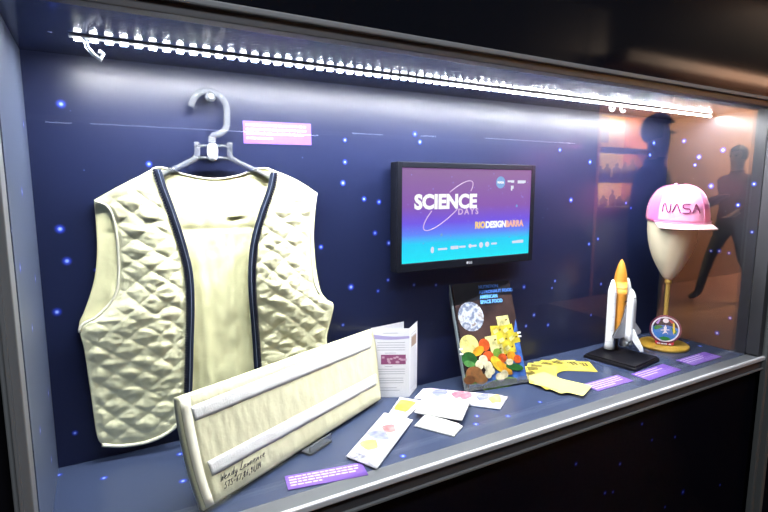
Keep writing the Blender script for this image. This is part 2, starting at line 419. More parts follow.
obj('front_panel', sheet(GL, .006, up=(0, -1, 0)), cream, t, True)
obj('front_panel', sheet(GR, .006, up=(0, -1, 0)), cream, t, True)
# lining of the back, seen through the open front and the armholes
B_left = [(94, 200), (96, 225), (97, 250), (95, 275), (90, 295), (84, 312), (79, 326), (84, 348), (90, 390), (97, 430)]
B_right = [(317.5, 193), (315, 215), (314, 240), (316.5, 270), (320.5, 290), (326.5, 299), (333.5, 304.5), (331, 320), (327, 336), (327, 355), (322, 376)]
B_top = [(94, 200), (118, 186.5), (138, 176.5), (155, 168), (166, 168.5), (180, 173), (196, 177), (214, 179), (232, 177), (248, 172.5), (257, 169), (268, 168.5), (276, 171), (297, 180), (317.5, 193)]
B_bot = [(97, 430), (150, 424), (250, 396), (322, 376)]
G = coons(B_left, B_right, B_top, B_bot, 110, 110); G3 = []
for j, row in enumerate(G):
    r3 = []
    for i, q in enumerate(row):
        u, v = i/110, j/110
        p = onY(q, -.010); f = min(1, u*10, (1-u)*10)
        w = .004*noise.noise(Vector((p.x*14, p.z*9, 5))) + .0025*noise.noise(Vector((p.x*40, p.z*22, 2)))
        # stitched yoke seam and the two long pleats below it
        seam = onY((214, 229), -.01).z; w -= .003*math.exp(-((p.z-seam)/.006)**2)
        for xc in (.322, .392): w += .004*math.exp(-((p.x-xc-.03*(seam-p.z))/.010)**2)*sm(seam-p.z, 0, .1)
        r3.append(onY(q, -.010 - f*(.004 + w + .006*(1-v))))
    G3.append(r3)
obj('lining', sheet(G3, .003, up=(0, -1, 0)), cream_in, t, True)
def strip_along(grid_edge, dx, dy, nn=1):
    """ribbon sewn along an edge, running dx metres sideways from it"""
    rows = [[p + Vector((dx*k/3, dy*math.sin(PI*k/3) - .0015, 0)) for k in range(4)] for p in grid_edge]
    return sheet(rows)
def tape(edge, dx):
    bm = bmesh.new(); rows = []
    for p in edge:
        rows.append([p + Vector((dx*k/4 - dx*.12, -.0045 - .0006*math.sin(PI*k/4), 0)) for k in range(5)])
    if dx < 0: rows = [list(reversed(r)) for r in rows]
    return sheet(rows, .002, up=(0, -1, 0))
eL = [r[-1] for r in GL][::2]; eR = [r[0] for r in GR][::2]
def sub(edge, n):
    cum = [0]
    for a, b in zip(edge, edge[1:]): cum.append(cum[-1] + (b-a).length)
    out = []; j = 0
    for k in range(n):
        s = cum[-1]*(k+.5)/n
        while cum[j+1] < s: j += 1
        out.append(edge[j].lerp(edge[j+1], (s-cum[j])/(cum[j+1]-cum[j])))
    return out
for e, dx in ((eL, .0165), (eR, -.0165)):
    tp = obj('zip_tape', tape(e, dx), navy_tape, t, True)
    bm = bmesh.new()
    for p in sub(e, 95): box(bm, p + Vector((-.0035 - dx*.10, -.0075, -.0017)), p + Vector((.0030 - dx*.10, -.0035, .0017)))
    z = obj('zip_teeth', bm, mat('black_teeth', (.012, .014, .03), .35), tp); z['kind'] = 'stuff'
    bm = T([p + Vector((dx*.42, -.0065, 0)) for p in e], .0008, seg=6); obj('stitching', bm, mat('pale_stitch', (.16, .19, .27), .7), tp)
obj('hem_binding', T([p + Vector((0, -.001, 0)) for p in GL[-1]][::2], .0042, seg=8), cream_bind, t)
obj('hem_binding', T([p + Vector((0, -.001, 0)) for p in GR[-1]][::2], .0042, seg=8), cream_bind, t)
obj('armhole_binding', T([r[0] for r in GL[:112]][::2], .0034, seg=8), cream_bind, t)
obj('armhole_binding', T([r[-1] for r in GR[:96]][::2], .0032, seg=8), cream_bind, t)
obj('neck_binding', T([p + Vector((0, -.001, 0)) for p in G3[0][30:86]], .0022, seg=8), cream_bind, t)
c = onY((235, 214.5), -.022); obj('neck_label', B(c + Vector((-.020, -.001, -.0028)), c + Vector((.020, .001, .0028))), mat('grey_label', (.60, .58, .46), .7), t)

# ------------------------------------------------------------------ padded fabric panel on a clear stand
ZB = .012
bl, br = onZ((205, 511), ZB), onZ((382, 399), ZB)
e = (br-bl).normalized(); nrm = Vector((e.y, -e.x, 0)); th = math.radians(12)      # nrm faces the glass
vdir = (Vector((0, 0, 1))*math.cos(th) - nrm*math.sin(th)); pn = e.cross(vdir).normalized()
if pn.dot(nrm) < 0: pn = -pn
def pp(q, off=0): return onP(q, bl + pn*off, pn)
t = thing('fabric_panel', 'signed cream padded fabric panel with two white bands leaning in front of the vest', 'fabric panel', tuple((bl+br)/2))
C_l = [(179, 398), (181, 418), (187, 449), (195, 481), (205, 511)]
C_r = [(374.5, 328.5), (377.5, 352), (380, 378), (382, 399)]
C_t = [(179, 398), (240, 376.5), (310, 351.5), (374.5, 328.5)]
C_b = [(205, 511), (250, 483.5), (318, 440), (382, 399)]
NU, NV = 110, 44
G = coons(C_l, C_r, C_t, C_b, NU, NV); G3 = []
for j, row in enumerate(G):
    r3 = []
    for i, q in enumerate(row):
        u, v = i/NU, j/NV; ed = min(1, u*30, (1-u)*30, v*14, (1-v)*14)
        w = .0022*noise.noise(Vector((u*26, v*2.2, 3)))*(.4+.6*sm(v, .2, .8)) + .0012*noise.noise(Vector((u*60, v*6, 8)))
        groove = -.003*math.exp(-((u-.055)/.008)**2)
        r3.append(pp(q, 0) + pn*(ed*(w + .0035) + groove - .0035))
    G3.append(r3)
obj('cover', sheet(G3, .014, up=tuple(pn)), mat('cream_canvas', (.74, .715, .48), .6, bump=(120, .3)), t, True)
bandm = mat('white_band', (.80, .80, .78), .7, bump=(300, .4))
def band(tl, tr, br_, bl_, nm):
    rows = []
    for k in range(5):
        f = k/4; a = Vector((*tl, 0)).lerp(Vector((*bl_, 0)), f); b = Vector((*tr, 0)).lerp(Vector((*br_, 0)), f)
        rows.append([pp(a.lerp(b, i/60)[:2]) + pn*(.0016 + .0006*math.sin(PI*f) + .001*noise.noise(Vector((i*.25, k*.1, ord(nm)*1.3)))) for i in range(61)])
    return obj('band', sheet(rows, .0022, up=tuple(pn)), bandm, t, True)
band((190, 407), (371, 335.5), (371, 348), (195, 421), 'a'); band((207, 462), (375.5, 374), (376, 385), (212, 476), 'b')
rows = [[pp((a[0] + dx*(1-.15*k/12), a[1] - dx*.36)) + pn*.0012 for dx in (1.0, 6, 11)] for k, a in enumerate([(q.x, q.y) for q in catmull([(179, 401), (181.5, 419), (187.5, 449), (195.5, 481), (205, 508)], 12)])]
obj('side_binding', sheet(rows, .0025, up=tuple(pn)), mat('binding_canvas', (.80, .77, .62), .65), t, True)
# handwriting
ink = mat('ink', (.02, .02, .035), .6)
def pframe(q, q2):
    o = pp(q); u = (pp(q2)-o).normalized(); v = pn.cross(u); return Matrix(((u.x, v.x, pn.x, o.x), (u.y, v.y, pn.y, o.y), (u.z, v.z, pn.z, o.z), (0, 0, 0, 1))) @ Matrix.Translation((0, 0, .0035))
bm = bmesh.new()
M1 = pframe((219.5, 481.5), (262, 457)); M2 = pframe((223.5, 488.5), (256, 469))
def scrawl(word, M, h, adv, y0=0):
    """slanted pen strokes, one small polyline per letter"""
    S = {'W': [[(0, 1.5), (.15, 0), (.45, 1), (.6, 0), (1.0, 1.5)]], 'e': [[(0, .4), (.6, .6), (.5, .9), (.15, .8), (.1, .2), (.4, 0), (.8, .2)]], 'n': [[(0, 0), (.1, .8), (.15, .3), (.5, .85), (.6, .1), (.8, .1)]],
         'd': [[(.6, .8), (.2, .7), (.1, .1), (.5, .1), (.7, 1.7), (.65, .1), (.85, .1)]], 'y': [[(0, .8), (.15, .1), (.5, .1), (.6, .8), (.45, -.8), (.05, -.7), (.8, .3)]], 'L': [[(.3, 1.4), (.6, 2.0), (.3, 1.2), (.1, .1), (-.2, .2), (.5, 0), (1.1, .25)]],
         'a': [[(.6, .75), (.15, .75), (.05, .1), (.5, .1), (.6, .75), (.6, .05), (.85, .15)]], 'w': [[(0, .7), (.15, .05), (.4, .6), (.55, .05), (.8, .7)]], 'r': [[(0, 0), (.1, .8), (.3, .7), (.6, .7), (.5, .1), (.7, .1)]],
         'c': [[(.6, .7), (.2, .7), (.1, .1), (.6, .1)]], 'S': [[(.7, 1.3), (.2, 1.3), (.15, .8), (.6, .6), (.5, 0), (0, .1)]], 'T': [[(0, 1.3), (.9, 1.35)], [(.5, 1.3), (.4, 0)]], '-': [[(.1, .6), (.6, .6)]], ',': [[(.3, .1), (.1, -.3)]],
         '6': [[(.6, 1.3), (.15, .6), (.2, 0), (.6, .1), (.5, .6), (.15, .5)]], '7': [[(0, 1.2), (.7, 1.25), (.2, 0)]], '8': [[(.4, .65), (.1, 1), (.5, 1.3), (.6, 1), (.1, .3), (.4, 0), (.6, .3), (.4, .65)]], '1': [[(.3, 1.3), (.25, 0)]], '9': [[(.6, 1.1), (.2, 1.3), (.15, .8), (.6, .9), (.6, 1.2), (.45, 0)]], '4': [[(.2, 1.3), (.1, .5), (.7, .55)], [(.6, 1.2), (.5, 0)]]}
    x = 0
    for ch in word:
        if ch == ' ': x += adv*.6; continue
        for st in S[ch]:
            pts = [M @ Vector(((px*.9*adv + x) + py*h*.32, py*h + y0, 0)) for px, py in st]
            tube(bm, pts, .0008, seg=5)
        x += adv*(.5 if ch in ',1' else .9)
scrawl('Wendy Lawrence', M1, .0085, .0098); scrawl('STS-67,86,91,114', M2, .0085, .0082)
obj('handwriting', bm, ink, t)
# clear stand
c = (bl+br)/2; mp = pp((314, 442)); u0 = (mp-bl).dot(e)
ax = thing('acrylic_stand', 'small clear plastic easel ledge under the signed fabric panel', 'stand', tuple(bl + e*u0))
def ef(u, n, z): return bl + e*u + nrm*n + Vector((0, 0, z-ZB))
def slab(u1, u2, n1, n2, z1, z2):
    M = frame(bl - Vector((0, 0, ZB)), e, (0, 0, 1)); s = 1 if M.col[2].xyz.dot(nrm) > 0 else -1
    return B((u1, z1, s*n1), (u2, z2, s*n2), bev=.0008, M=M)
obj('ledge', slab(u0-.04, u0+.04, -.05, .024, .0005, .0060), clear, ax)
obj('front_lip', slab(u0-.04, u0+.04, .020, .024, .006, .024), clear, ax)
obj('back_rest', slab(u0-.04, u0+.04, -.050, -.046, .006, .11), clear, ax)

# ------------------------------------------------------------------ purple caption cards
def caption(q4, Z, label, group=None, wall=False, lines=(.92, .95, .90, .42), up_lines=.66):
    P4 = [onY(q, -.0005) for q in q4] if wall else [onZ(q, .001) for q in q4]       # tl, tr, br, bl
    o = (P4[0]+P4[1]+P4[2]+P4[3])/4
    u = ((P4[1]-P4[0]) + (P4[2]-P4[3])); v = ((P4[0]-P4[3]) + (P4[1]-P4[2])); w_, h_ = u.length/2, v.length/2
    M = frame(o, u, v)
    tt = thing('caption_card', label, 'label', tuple(o), group)
    obj('card', B((-w_/2, -h_/2, -.0004), (w_/2, h_/2, .0012), M=M), purple, tt)
    bm = bmesh.new(); rnd = random.Random(label)
    lh = h_*.155
    for k, f in enumerate(lines):
        y = h_*.33 - k*lh*1.25; x = -w_*.46; xe = -w_*.46 + w_*.92*f
        while x < xe:
            l = rnd.uniform(.006, .016); prism(bm, rect(x + l/2, y, l, lh*.55), .0012, .00145, M); x += l + .0025
    ink_o = obj('printed_lines', bm, card_ink, tt)
    prism(bmesh.new(), rect(0, 0, 1, 1), 0, 1, M).free()
    return tt
caption([(243, 121), (311, 123.5), (311, 145.5), (243.5, 143)], 0, 'purple caption card on the back wall beside the hanger', None, True)
caption([(284, 477), (360, 463), (370, 475), (289, 490)], 0, 'purple caption card on the shelf in front of the signed fabric panel')
caption([(583.5, 384), (620, 375), (631, 381), (597, 392)], 0, 'purple caption card in front of the fan of yellow cards', lines=(.9, .9, .9, .6))
caption([(632, 374), (664, 364), (680, 370), (648, 381)], 0, 'purple caption card in front of the black shuttle base', lines=(.7, .75, .5))
caption([(676.5, 360), (706, 352), (720, 357), (693, 366)], 0, 'purple caption card nearest the right end, before the round wooden base', lines=(.7, .75, .6))

# ------------------------------------------------------------------ folded leaflet
t = thing('folded_leaflet', 'white three-fold leaflet standing open behind the fabric panel', 'leaflet', (.87, -.03, .0))
a0, a1, a2, a3 = Vector((.797, -.0075, 0)), Vector((.896, -.060, 0)), Vector((.957, -.010, 0)), Vector((.905, -.014, 0))
paper = mat('white_paper', (.86, .86, .90), .55)
def leaf(p, q, h0, h1, th_=.0008):
    M = frame(p, q-p, (0, 0, 1)); l = (q-p).length
    return prism(bmesh.new(), [(0, 0.0003), (l, 0.0003), (l, h1), (0, h0)], -th_/2, th_/2, M), M, l
bm, MA, lA = leaf(a0, a1, .213, .213); pa = obj('front_page', bm, paper, t)
bm, MB, lB = leaf(a1, a2, .213, .216); obj('side_page', bm, paper, t)
bm, MC, lC = leaf(a0 + Vector((0, .003, 0)), a3, .214, .222); obj('back_page', bm, paper, t)
bm = bmesh.new()
# purple swoosh under the heading
top = [(x*lA, .186 + .010*math.sin(PI*(x*.9+.05))*0 - .004*math.sin(PI*x)) for x in [i/12 for i in range(13)]]
prism(bm, [(p[0], p[1]+.004+.006*(1-i/12)) for i, p in enumerate(top)] + list(reversed([(p[0], p[1]-.003) for p in top])), .0004, .0007, MA, 0)
prism(bm, rect(lA*.58, .118, lA*.66, .030), .0004, .0007, MA, 1)
rnd = random.Random(3)
for k in range(14): prism(bm, rect(lA*(.30 + .6*rnd.random()), .108 + .02*rnd.random(), .008, .006), .0007, .0008, MA, 3)
for y, w_, x_ in [(.199, .4, .5)] + [(.170-.0075*k, .74, .52) for k in range(4)] + [(.138, .3, .5)] + [(.096, .2, .45)] + [(.088-.0072*k, .74, .52) for k in range(3)] + [(.060-.0072*k, .70, .5) for k in range(3)] + [(.03, .5, .42), (.022, .6, .45)]:
    prism(bm, rect(lA*x_, y, lA*w_, .0022), .0004, .0006, MA, 2)
for k in range(22):
    prism(bm, rect(lB*.5, .19-.008*k, lB*.7, .0022), .0004, .0006, MB, 2)
prism(bm, rect(lB*.55, .165, lB*.6, .03), .0004, .00065, MB, 4)
obj('printing', bm, [mat('lilac_print', (.45, .40, .68), .5), mat('plum_photo', (.25, .06, .16), .5), mat('grey_text', (.50, .50, .56), .6), mat('pink_print', (.55, .35, .45), .5), mat('brown_photo', (.4, .28, .22), .5)], t)

# ------------------------------------------------------------------ monitor
tvx0, tvx1, tvz0, tvz1, TY = .856, 1.393, .380, .699, -.050
tvb = mat('monitor_black', (.005, .006, .011), .5, spec=.12)
t = thing('wall_monitor', 'flat black wall monitor showing a purple and cyan slide', 'monitor', ((tvx0+tvx1)/2, -.02, tvz0))
bz, bb = .017, .026
bm = B((tvx0, TY+.004, tvz0), (tvx1, TY+.036, tvz1), bev=.004)
obj('back_shell', bm, tvb, t)
bm = B((tvx0, TY-.004, tvz0), (tvx0+bz, TY+.004, tvz1), bev=.002); box(bm, (tvx1-bz, TY-.004, tvz0), (tvx1, TY+.004, tvz1), bev=.002)
box(bm, (tvx0+bz, TY-.004, tvz1-bz), (tvx1-bz, TY+.004, tvz1), bev=.002); box(bm, (tvx0+bz, TY-.004, tvz0), (tvx1-bz, TY+.004, tvz0+bb), bev=.002)
bzo = obj('bezel', bm, tvb, t)
obj('wall_mount', B((1.05, -.014, .45), (1.21, 0, .62), bev=.002), dark_alu, t)
sx0, sx1, sz0, sz1 = tvx0+bz, tvx1-bz, tvz0+bb, tvz1-bz
sw, sh = sx1-sx0, sz1-sz0
ms = bpy.data.materials.new('lit_screen'); ms.use_nodes = True; nt = ms.node_tree; N = nt.nodes; Lk = nt.links
bs = N['Principled BSDF']; bs.inputs['Base Color'].default_value = (.01, .01, .01, 1); bs.inputs['Roughness'].default_value = .3
geo = N.new('ShaderNodeNewGeometry'); sp = N.new('ShaderNodeSeparateXYZ'); Lk.new(geo.outputs['Position'], sp.inputs[0])
mr = N.new('ShaderNodeMapRange'); mr.inputs['From Min'].default_value = sz0; mr.inputs['From Max'].default_value = sz1; Lk.new(sp.outputs['Z'], mr.inputs['Value'])
cr = N.new('ShaderNodeValToRGB'); Lk.new(mr.outputs['Result'], cr.inputs[0]); es = cr.color_ramp.elements
while len(es) < 6: es.new(.5)
for i, (p_, c_) in enumerate([(0, (0, 228, 246)), (.20, (10, 205, 245)), (.30, (90, 130, 245)), (.42, (108, 78, 225)), (.60, (130, 78, 172)), (1, (135, 92, 150))]): es[i].position = p_; es[i].color = (*lin(c_), 1)
Lk.new(cr.outputs[0], bs.inputs['Emission Color']); bs.inputs['Emission Strength'].default_value = 1.15
scr = obj('screen', B((sx0, TY-.001, sz0), (sx1, TY+.004, sz1)), ms, t)
def em(name, c, s=1.0): return mat(name, (.02, .02, .02), .4, emis=c, es=s)
e_white, e_orange, e_peach, e_blue, e_pink, e_dot = em('lit_white', (255, 255, 255), 1.1), em('lit_yellow', (255, 214, 130)), em('lit_peach', (255, 190, 170)), em('lit_blue', (110, 165, 225)), em('lit_pink', (225, 190, 235)), em('lit_star', (150, 140, 245))
MS = Matrix(((1, 0, 0, sx0), (0, 0, -1, TY-.001), (0, 1, 0, sz0), (0, 0, 0, 1)))     # u right, v up, w towards the glass
def at(u, v, w=.0003): return MS @ Matrix.Translation((u*sw, v*sh, w))
def slide(name, fn, m):
    bm = bmesh.new(); fn(bm); return obj(name, bm, m, scr)
slide('slide_title', lambda b: text(b, 'SCIENCE', .058, at(.085, .575), bold=.0027, sx=1.02), e_white)
slide('slide_subtitle', lambda b: text(b, 'DAYS', .0255, at(.400, .500), space=1.35, sx=1.05, bold=.0006), e_pink)
ring = [MS @ Vector((sw*.330 + .113*math.cos(a)*math.cos(.66) - .030*math.sin(a)*math.sin(.66), sh*.605 + .113*math.cos(a)*math.sin(.66) + .030*math.sin(a)*math.cos(.66), .0006)) for a in [2*PI*k/80 for k in range(80)]]
def inword(p):
    lp = MS.inverted() @ p; return .565*sh < lp.y < .745*sh and .08*sw < lp.x < .60*sw
start = next(k for k in range(80) if inword(ring[k]) and not inword(ring[(k+1) % 80])); cur = []
for k in range(start+1, start+82):
    p = ring[k % 80]
    if inword(p) or k == start+81:
        if len(cur) > 1: slide('orbit_arc', lambda b: tube(b, cur, .0014, seg=6), e_pink)
        cur = []
    else: cur.append(p)
for w_, u_, m_ in (('RIO', .535, e_orange), ('DESIGN', .620, e_white), ('BARRA', .788, e_peach)):
    slide('venue_word', lambda b: text(b, w_, .0280, at(u_, .338), bold=.0016, sx=.89), m_)
nb_ = slide('agency_emblem', lambda b: prism(b, ell(.735*sw, .855*sh, .0190, .0190, n=32), .0002, .0004, MS), e_blue)
slide('emblem_word', lambda b: text(b, 'NASA', .0105, at(.735, .843, .0005), align='CENTER', bold=.0004), e_white)
e_pale = em('lit_pale', (225, 230, 248))
for (u, v, w_, h_) in [(.815, .868, .022, .006), (.838, .866, .012, .008), (.91, .862, .03, .010), (.937, .865, .014, .008), (.835, .80, .012, .010), (.83, .775, .006, .008)]:
    slide('partner_mark', lambda b: prism(b, rect(u*sw, v*sh, w_, h_), .0002, .0004, MS), e_pale)
for (u, v, w_, h_) in [(.215, .125, .012, .02), (.29, .128, .034, .006), (.37, .135, .02, .010), (.395, .135, .014, .010), (.44, .138, .024, .006), (.50, .14, .012, .013), (.53, .138, .022, .006), (.588, .142, .016, .018), (.638, .145, .017, .017), (.695, .148, .024, .006), (.90, .15, .05, .008), (.92, .16, .03, .006)]:
    slide('sponsor_mark', lambda b: prism(b, ell(u*sw, v*sh, w_/2, h_/2) if h_ > .012 else rect(u*sw, v*sh, w_, h_), .0002, .0004, MS), e_pale)
bl_ = random.Random(5); bm = bmesh.new()
for k in range(60): q_ = bl_.uniform(.0010, .0019); prism(bm, ell(bl_.uniform(.03, .97)*sw, bl_.uniform(.2, .97)*sh, q_, q_, n=8), .0002, .0003, MS)
o_ = obj('star_dots', bm, e_dot, scr); o_['kind'] = 'stuff'
for u, v in ((.28, .285), (.88, .58)): slide('bright_dot', lambda b: prism(b, ell(u*sw, v*sh, .0045, .0045, n=12), .0002, .0003, MS), e_blue)
bm = bmesh.new(); c_ = Vector(((sx0+sx1)/2, TY-.004, tvz0+.013))
MB2 = Matrix(((1, 0, 0, c_.x-.006), (0, 0, -1, c_.y), (0, 1, 0, c_.z), (0, 0, 0, 1)))
prism(bm, ell(-.005, 0, .0042, .0042), .0001, .0004, MB2); text(bm, 'LG', .0105, MB2 @ Matrix.Translation((.001, -.0038, .0002)), bold=.0003)
obj('maker_logo', bm, mat('silver_print', (.6, .62, .66), .35), bzo)

# ------------------------------------------------------------------ space-food brochure in clear holder
bL, bR = Vector((1.066, -.115, .006)), Vector((1.293, -.152, .006)); be = (bR-bL).normalized(); bn = Vector((be.y, -be.x, 0))
thb = math.radians(22); bv = Vector((0, 0, 1))*math.cos(thb) - bn*math.sin(thb); MBk = frame(bL, be, bv); bw = (bR-bL).length; bh = .333
if MBk.col[2].xyz.dot(bn) < 0: print('flip!')
t = thing('brochure_holder', 'tilted clear acrylic holder supporting the food booklet', 'holder', tuple((bL+bR)/2))
bm = prism(bmesh.new(), rect(bw/2, bh/2, bw, bh), -.0065, -.0040, MBk)
obj('back_plate', bm, clear, t)
def foot(du): 
    M = frame(bL + be*du, Vector((0, 0, 1)), -bn)   # u up, v backwards
    return prism(bmesh.new(), [(-.006, .004), (-.006, .085), (.004, .085), (.18, .078), (.18, .074), (.004, .012)], -.002, .002, M)
obj('prop', foot(bw*.5), clear, t)
obj('front_lip', prism(bmesh.new(), rect(bw/2, .006, bw, .020), .0075, .0095, MBk), clear, t)
bm = prism(bmesh.new(), rect(bw/2, -.0022, bw, .0036), -.0065, .0095, MBk); obj('bottom_lip', bm, clear, t)
obj('side_lip', prism(bmesh.new(), rect(.0015, bh/2, .003, bh), -.004, .0075, MBk), mat('acrylic_edge', (.35, .42, .46), .2, trans=.5), t)
for v_ in (.115, .125):
    pass
for (u_, v_) in ((.004, .125), (.004, .110), (bw-.004, .155), (bw-.004, .143)): obj('clip', prism(bmesh.new(), rect(u_, v_, .012, .005), .0075, .0085, MBk), white, t)
t = thing('food_booklet', 'dark booklet with globe and heap of vegetables on its cover', 'booklet', tuple((bL+bR)/2 + Vector((0, 0, .001))))
obj('cover', prism(bmesh.new(), rect(bw/2+.004, bh/2+.002, bw-.014, bh-.006), -.0035, .0045, MBk), noise_mat('dark_brown_cover', [(40, 32, 34), (66, 50, 48), (84, 66, 60)], 6, .25), t)
bm = bmesh.new(); mats = []
def mi_of(m):
    if m not in mats: mats.append(m)
    return mats.index(m)
mk = {}
def cm(name, c):
    if name not in mk: mk[name] = noise_mat(name, [tuple(int(x*.60) for x in c), tuple(int(x*.82) for x in c), tuple(int(x*.95) for x in c)], 45, .35)
    return mk[name]
lay = [.0046]
def pic(poly, m, hl=None):
    lay[0] += .00008; prism(bm, poly, .0045, lay[0], MBk, mi_of(m))
# photo px on the cover -> local u,v
MI = MBk.inverted()
def bq(q):
    p = MI @ onP(q, MBk @ Vector((0, 0, .0045)), MBk.col[2].xyz); return p.x, p.y
def pe(q, rx, ry, m, rot=0):
    u, v = bq(q); s = .00350; pic(ell(u, v, rx*s, ry*s, rot), m)
u0_, u1_ = .013, bw-.005
pic([(u0_, .004), (u1_, .004), (u1_, .20), (bw*.80, .10), (bw*.5, .045), (u0_, .02)], cm('booklet_blue', (70, 118, 205)))
pic([(u0_, .262), (u0_, .331), (u1_, .331), (u1_, .285), (bw*.62, .28), (bw*.45, .275)], cm('booklet_black', (20, 20, 30)))
globe = noise_mat('globe_print', [(40, 58, 100), (110, 92, 75), (175, 180, 190), (80, 90, 115), (190, 192, 200)], 26, .35, 5, [.3, .42, .5, .58, .7])
pe((471, 316.5), 13.2, 13.6, globe)
yc = cm('packet_yellow', (225, 205, 60)); yc2 = cm('packet_pale', (240, 232, 160))
for k, (q, a) in enumerate([((503, 321), .05), ((497, 331), -.05), ((507, 330), .08), ((492, 341), .06), ((503, 340), -.06), ((513, 338), .1), ((497, 350), .0), ((509, 348), .08)]):
    u, v = bq(q); pic(rect(u, v, .046, .034, a), yc if k % 3 else yc2); pic(rect(u-.006, v, .018, .012, a+.4), yc2); pic(rect(u+.012, v+.003, .008, .005, a+.2), cm('packet_ink', (120, 90, 40)))
green, red, org, brown, wht, yel, lt = cm('pepper_green', (40, 100, 45)), cm('tomato_red', (215, 90, 40)), cm('carrot_orange', (240, 165, 40)), cm('potato_brown', (140, 95, 55)), cm('mushroom_white', (238, 228, 190)), cm('squash_yellow', (245, 205, 60)), cm('leaf_green', (120, 160, 60))
for q, rx, ry, m, r in [((500, 384), 20, 5, lt, .1), ((474, 378), 12, 6, cm('lettuce', (80, 110, 60)), 0), ((469, 346), 10.5, 10.5, cm('cabbage', (235, 228, 140)), 0), ((484, 345), 6, 6, red, 0), ((478, 351), 7, 4, org, .4), ((488, 356), 6, 4.6, red, 0), ((497, 353), 5, 4.5, lt, 0), ((502, 358), 5, 4.4, red, 0), ((511, 356), 5, 4.5, org, 0), ((517, 359), 4.4, 4, red, 0), ((469, 359), 8.5, 6.5, green, -.3), ((469, 364), 6, 3, cm('pepper_light', (90, 150, 80)), -.3),
                         ((483, 360), 4.6, 4.6, wht, 0), ((479, 365), 4.4, 4.4, wht, 0), ((488, 366), 4.6, 4.4, wht, 0), ((491, 371), 4, 3.5, wht, 0), ((474, 374), 9, 7, brown, 0), ((481, 379), 7, 5, brown, 0), ((469, 380), 6, 4, cm('potato_dark', (110, 70, 40)), 0), ((497, 364), 5, 9, yel, .6), ((504, 368), 4, 10, org, .85), ((514, 367), 10, 3.4, green, -.25), ((500, 377), 5, 4, wht, 0), ((504, 374), 4, 4, wht, 0), ((509, 362), 4, 3, wht, 0), ((488, 374), 3.6, 4, wht, 0)]:
    pe(q, rx*.92, ry*.95, m, r)
inkb, inkb2 = mat('print_blue', (.06, .18, .55), .4), mat('print_light_blue', (.14, .42, .85), .4)
lay[0] += .0002
u, v = bq((480, 289)); Mq = lambda q: MBk @ Matrix.Translation((*bq(q), lay[0]+.0001))
text(bm, 'NUTRITION', .0150, Mq((478, 289)), mi=mi_of(inkb), bold=.0003, sx=.92); text(bm, 'ASTRONAUT FOOD', .0150, Mq((478.5, 294)), mi=mi_of(inkb), bold=.0003, sx=.95)
text(bm, 'AMERICAN', .0155, Mq((479.5, 299)), mi=mi_of(inkb2), bold=.0006, sx=.86); text(bm, 'SPACE FOOD', .0155, Mq((480, 304)), mi=mi_of(inkb2), bold=.0006, sx=.90)
obj('cover_print', bm, mats, t)

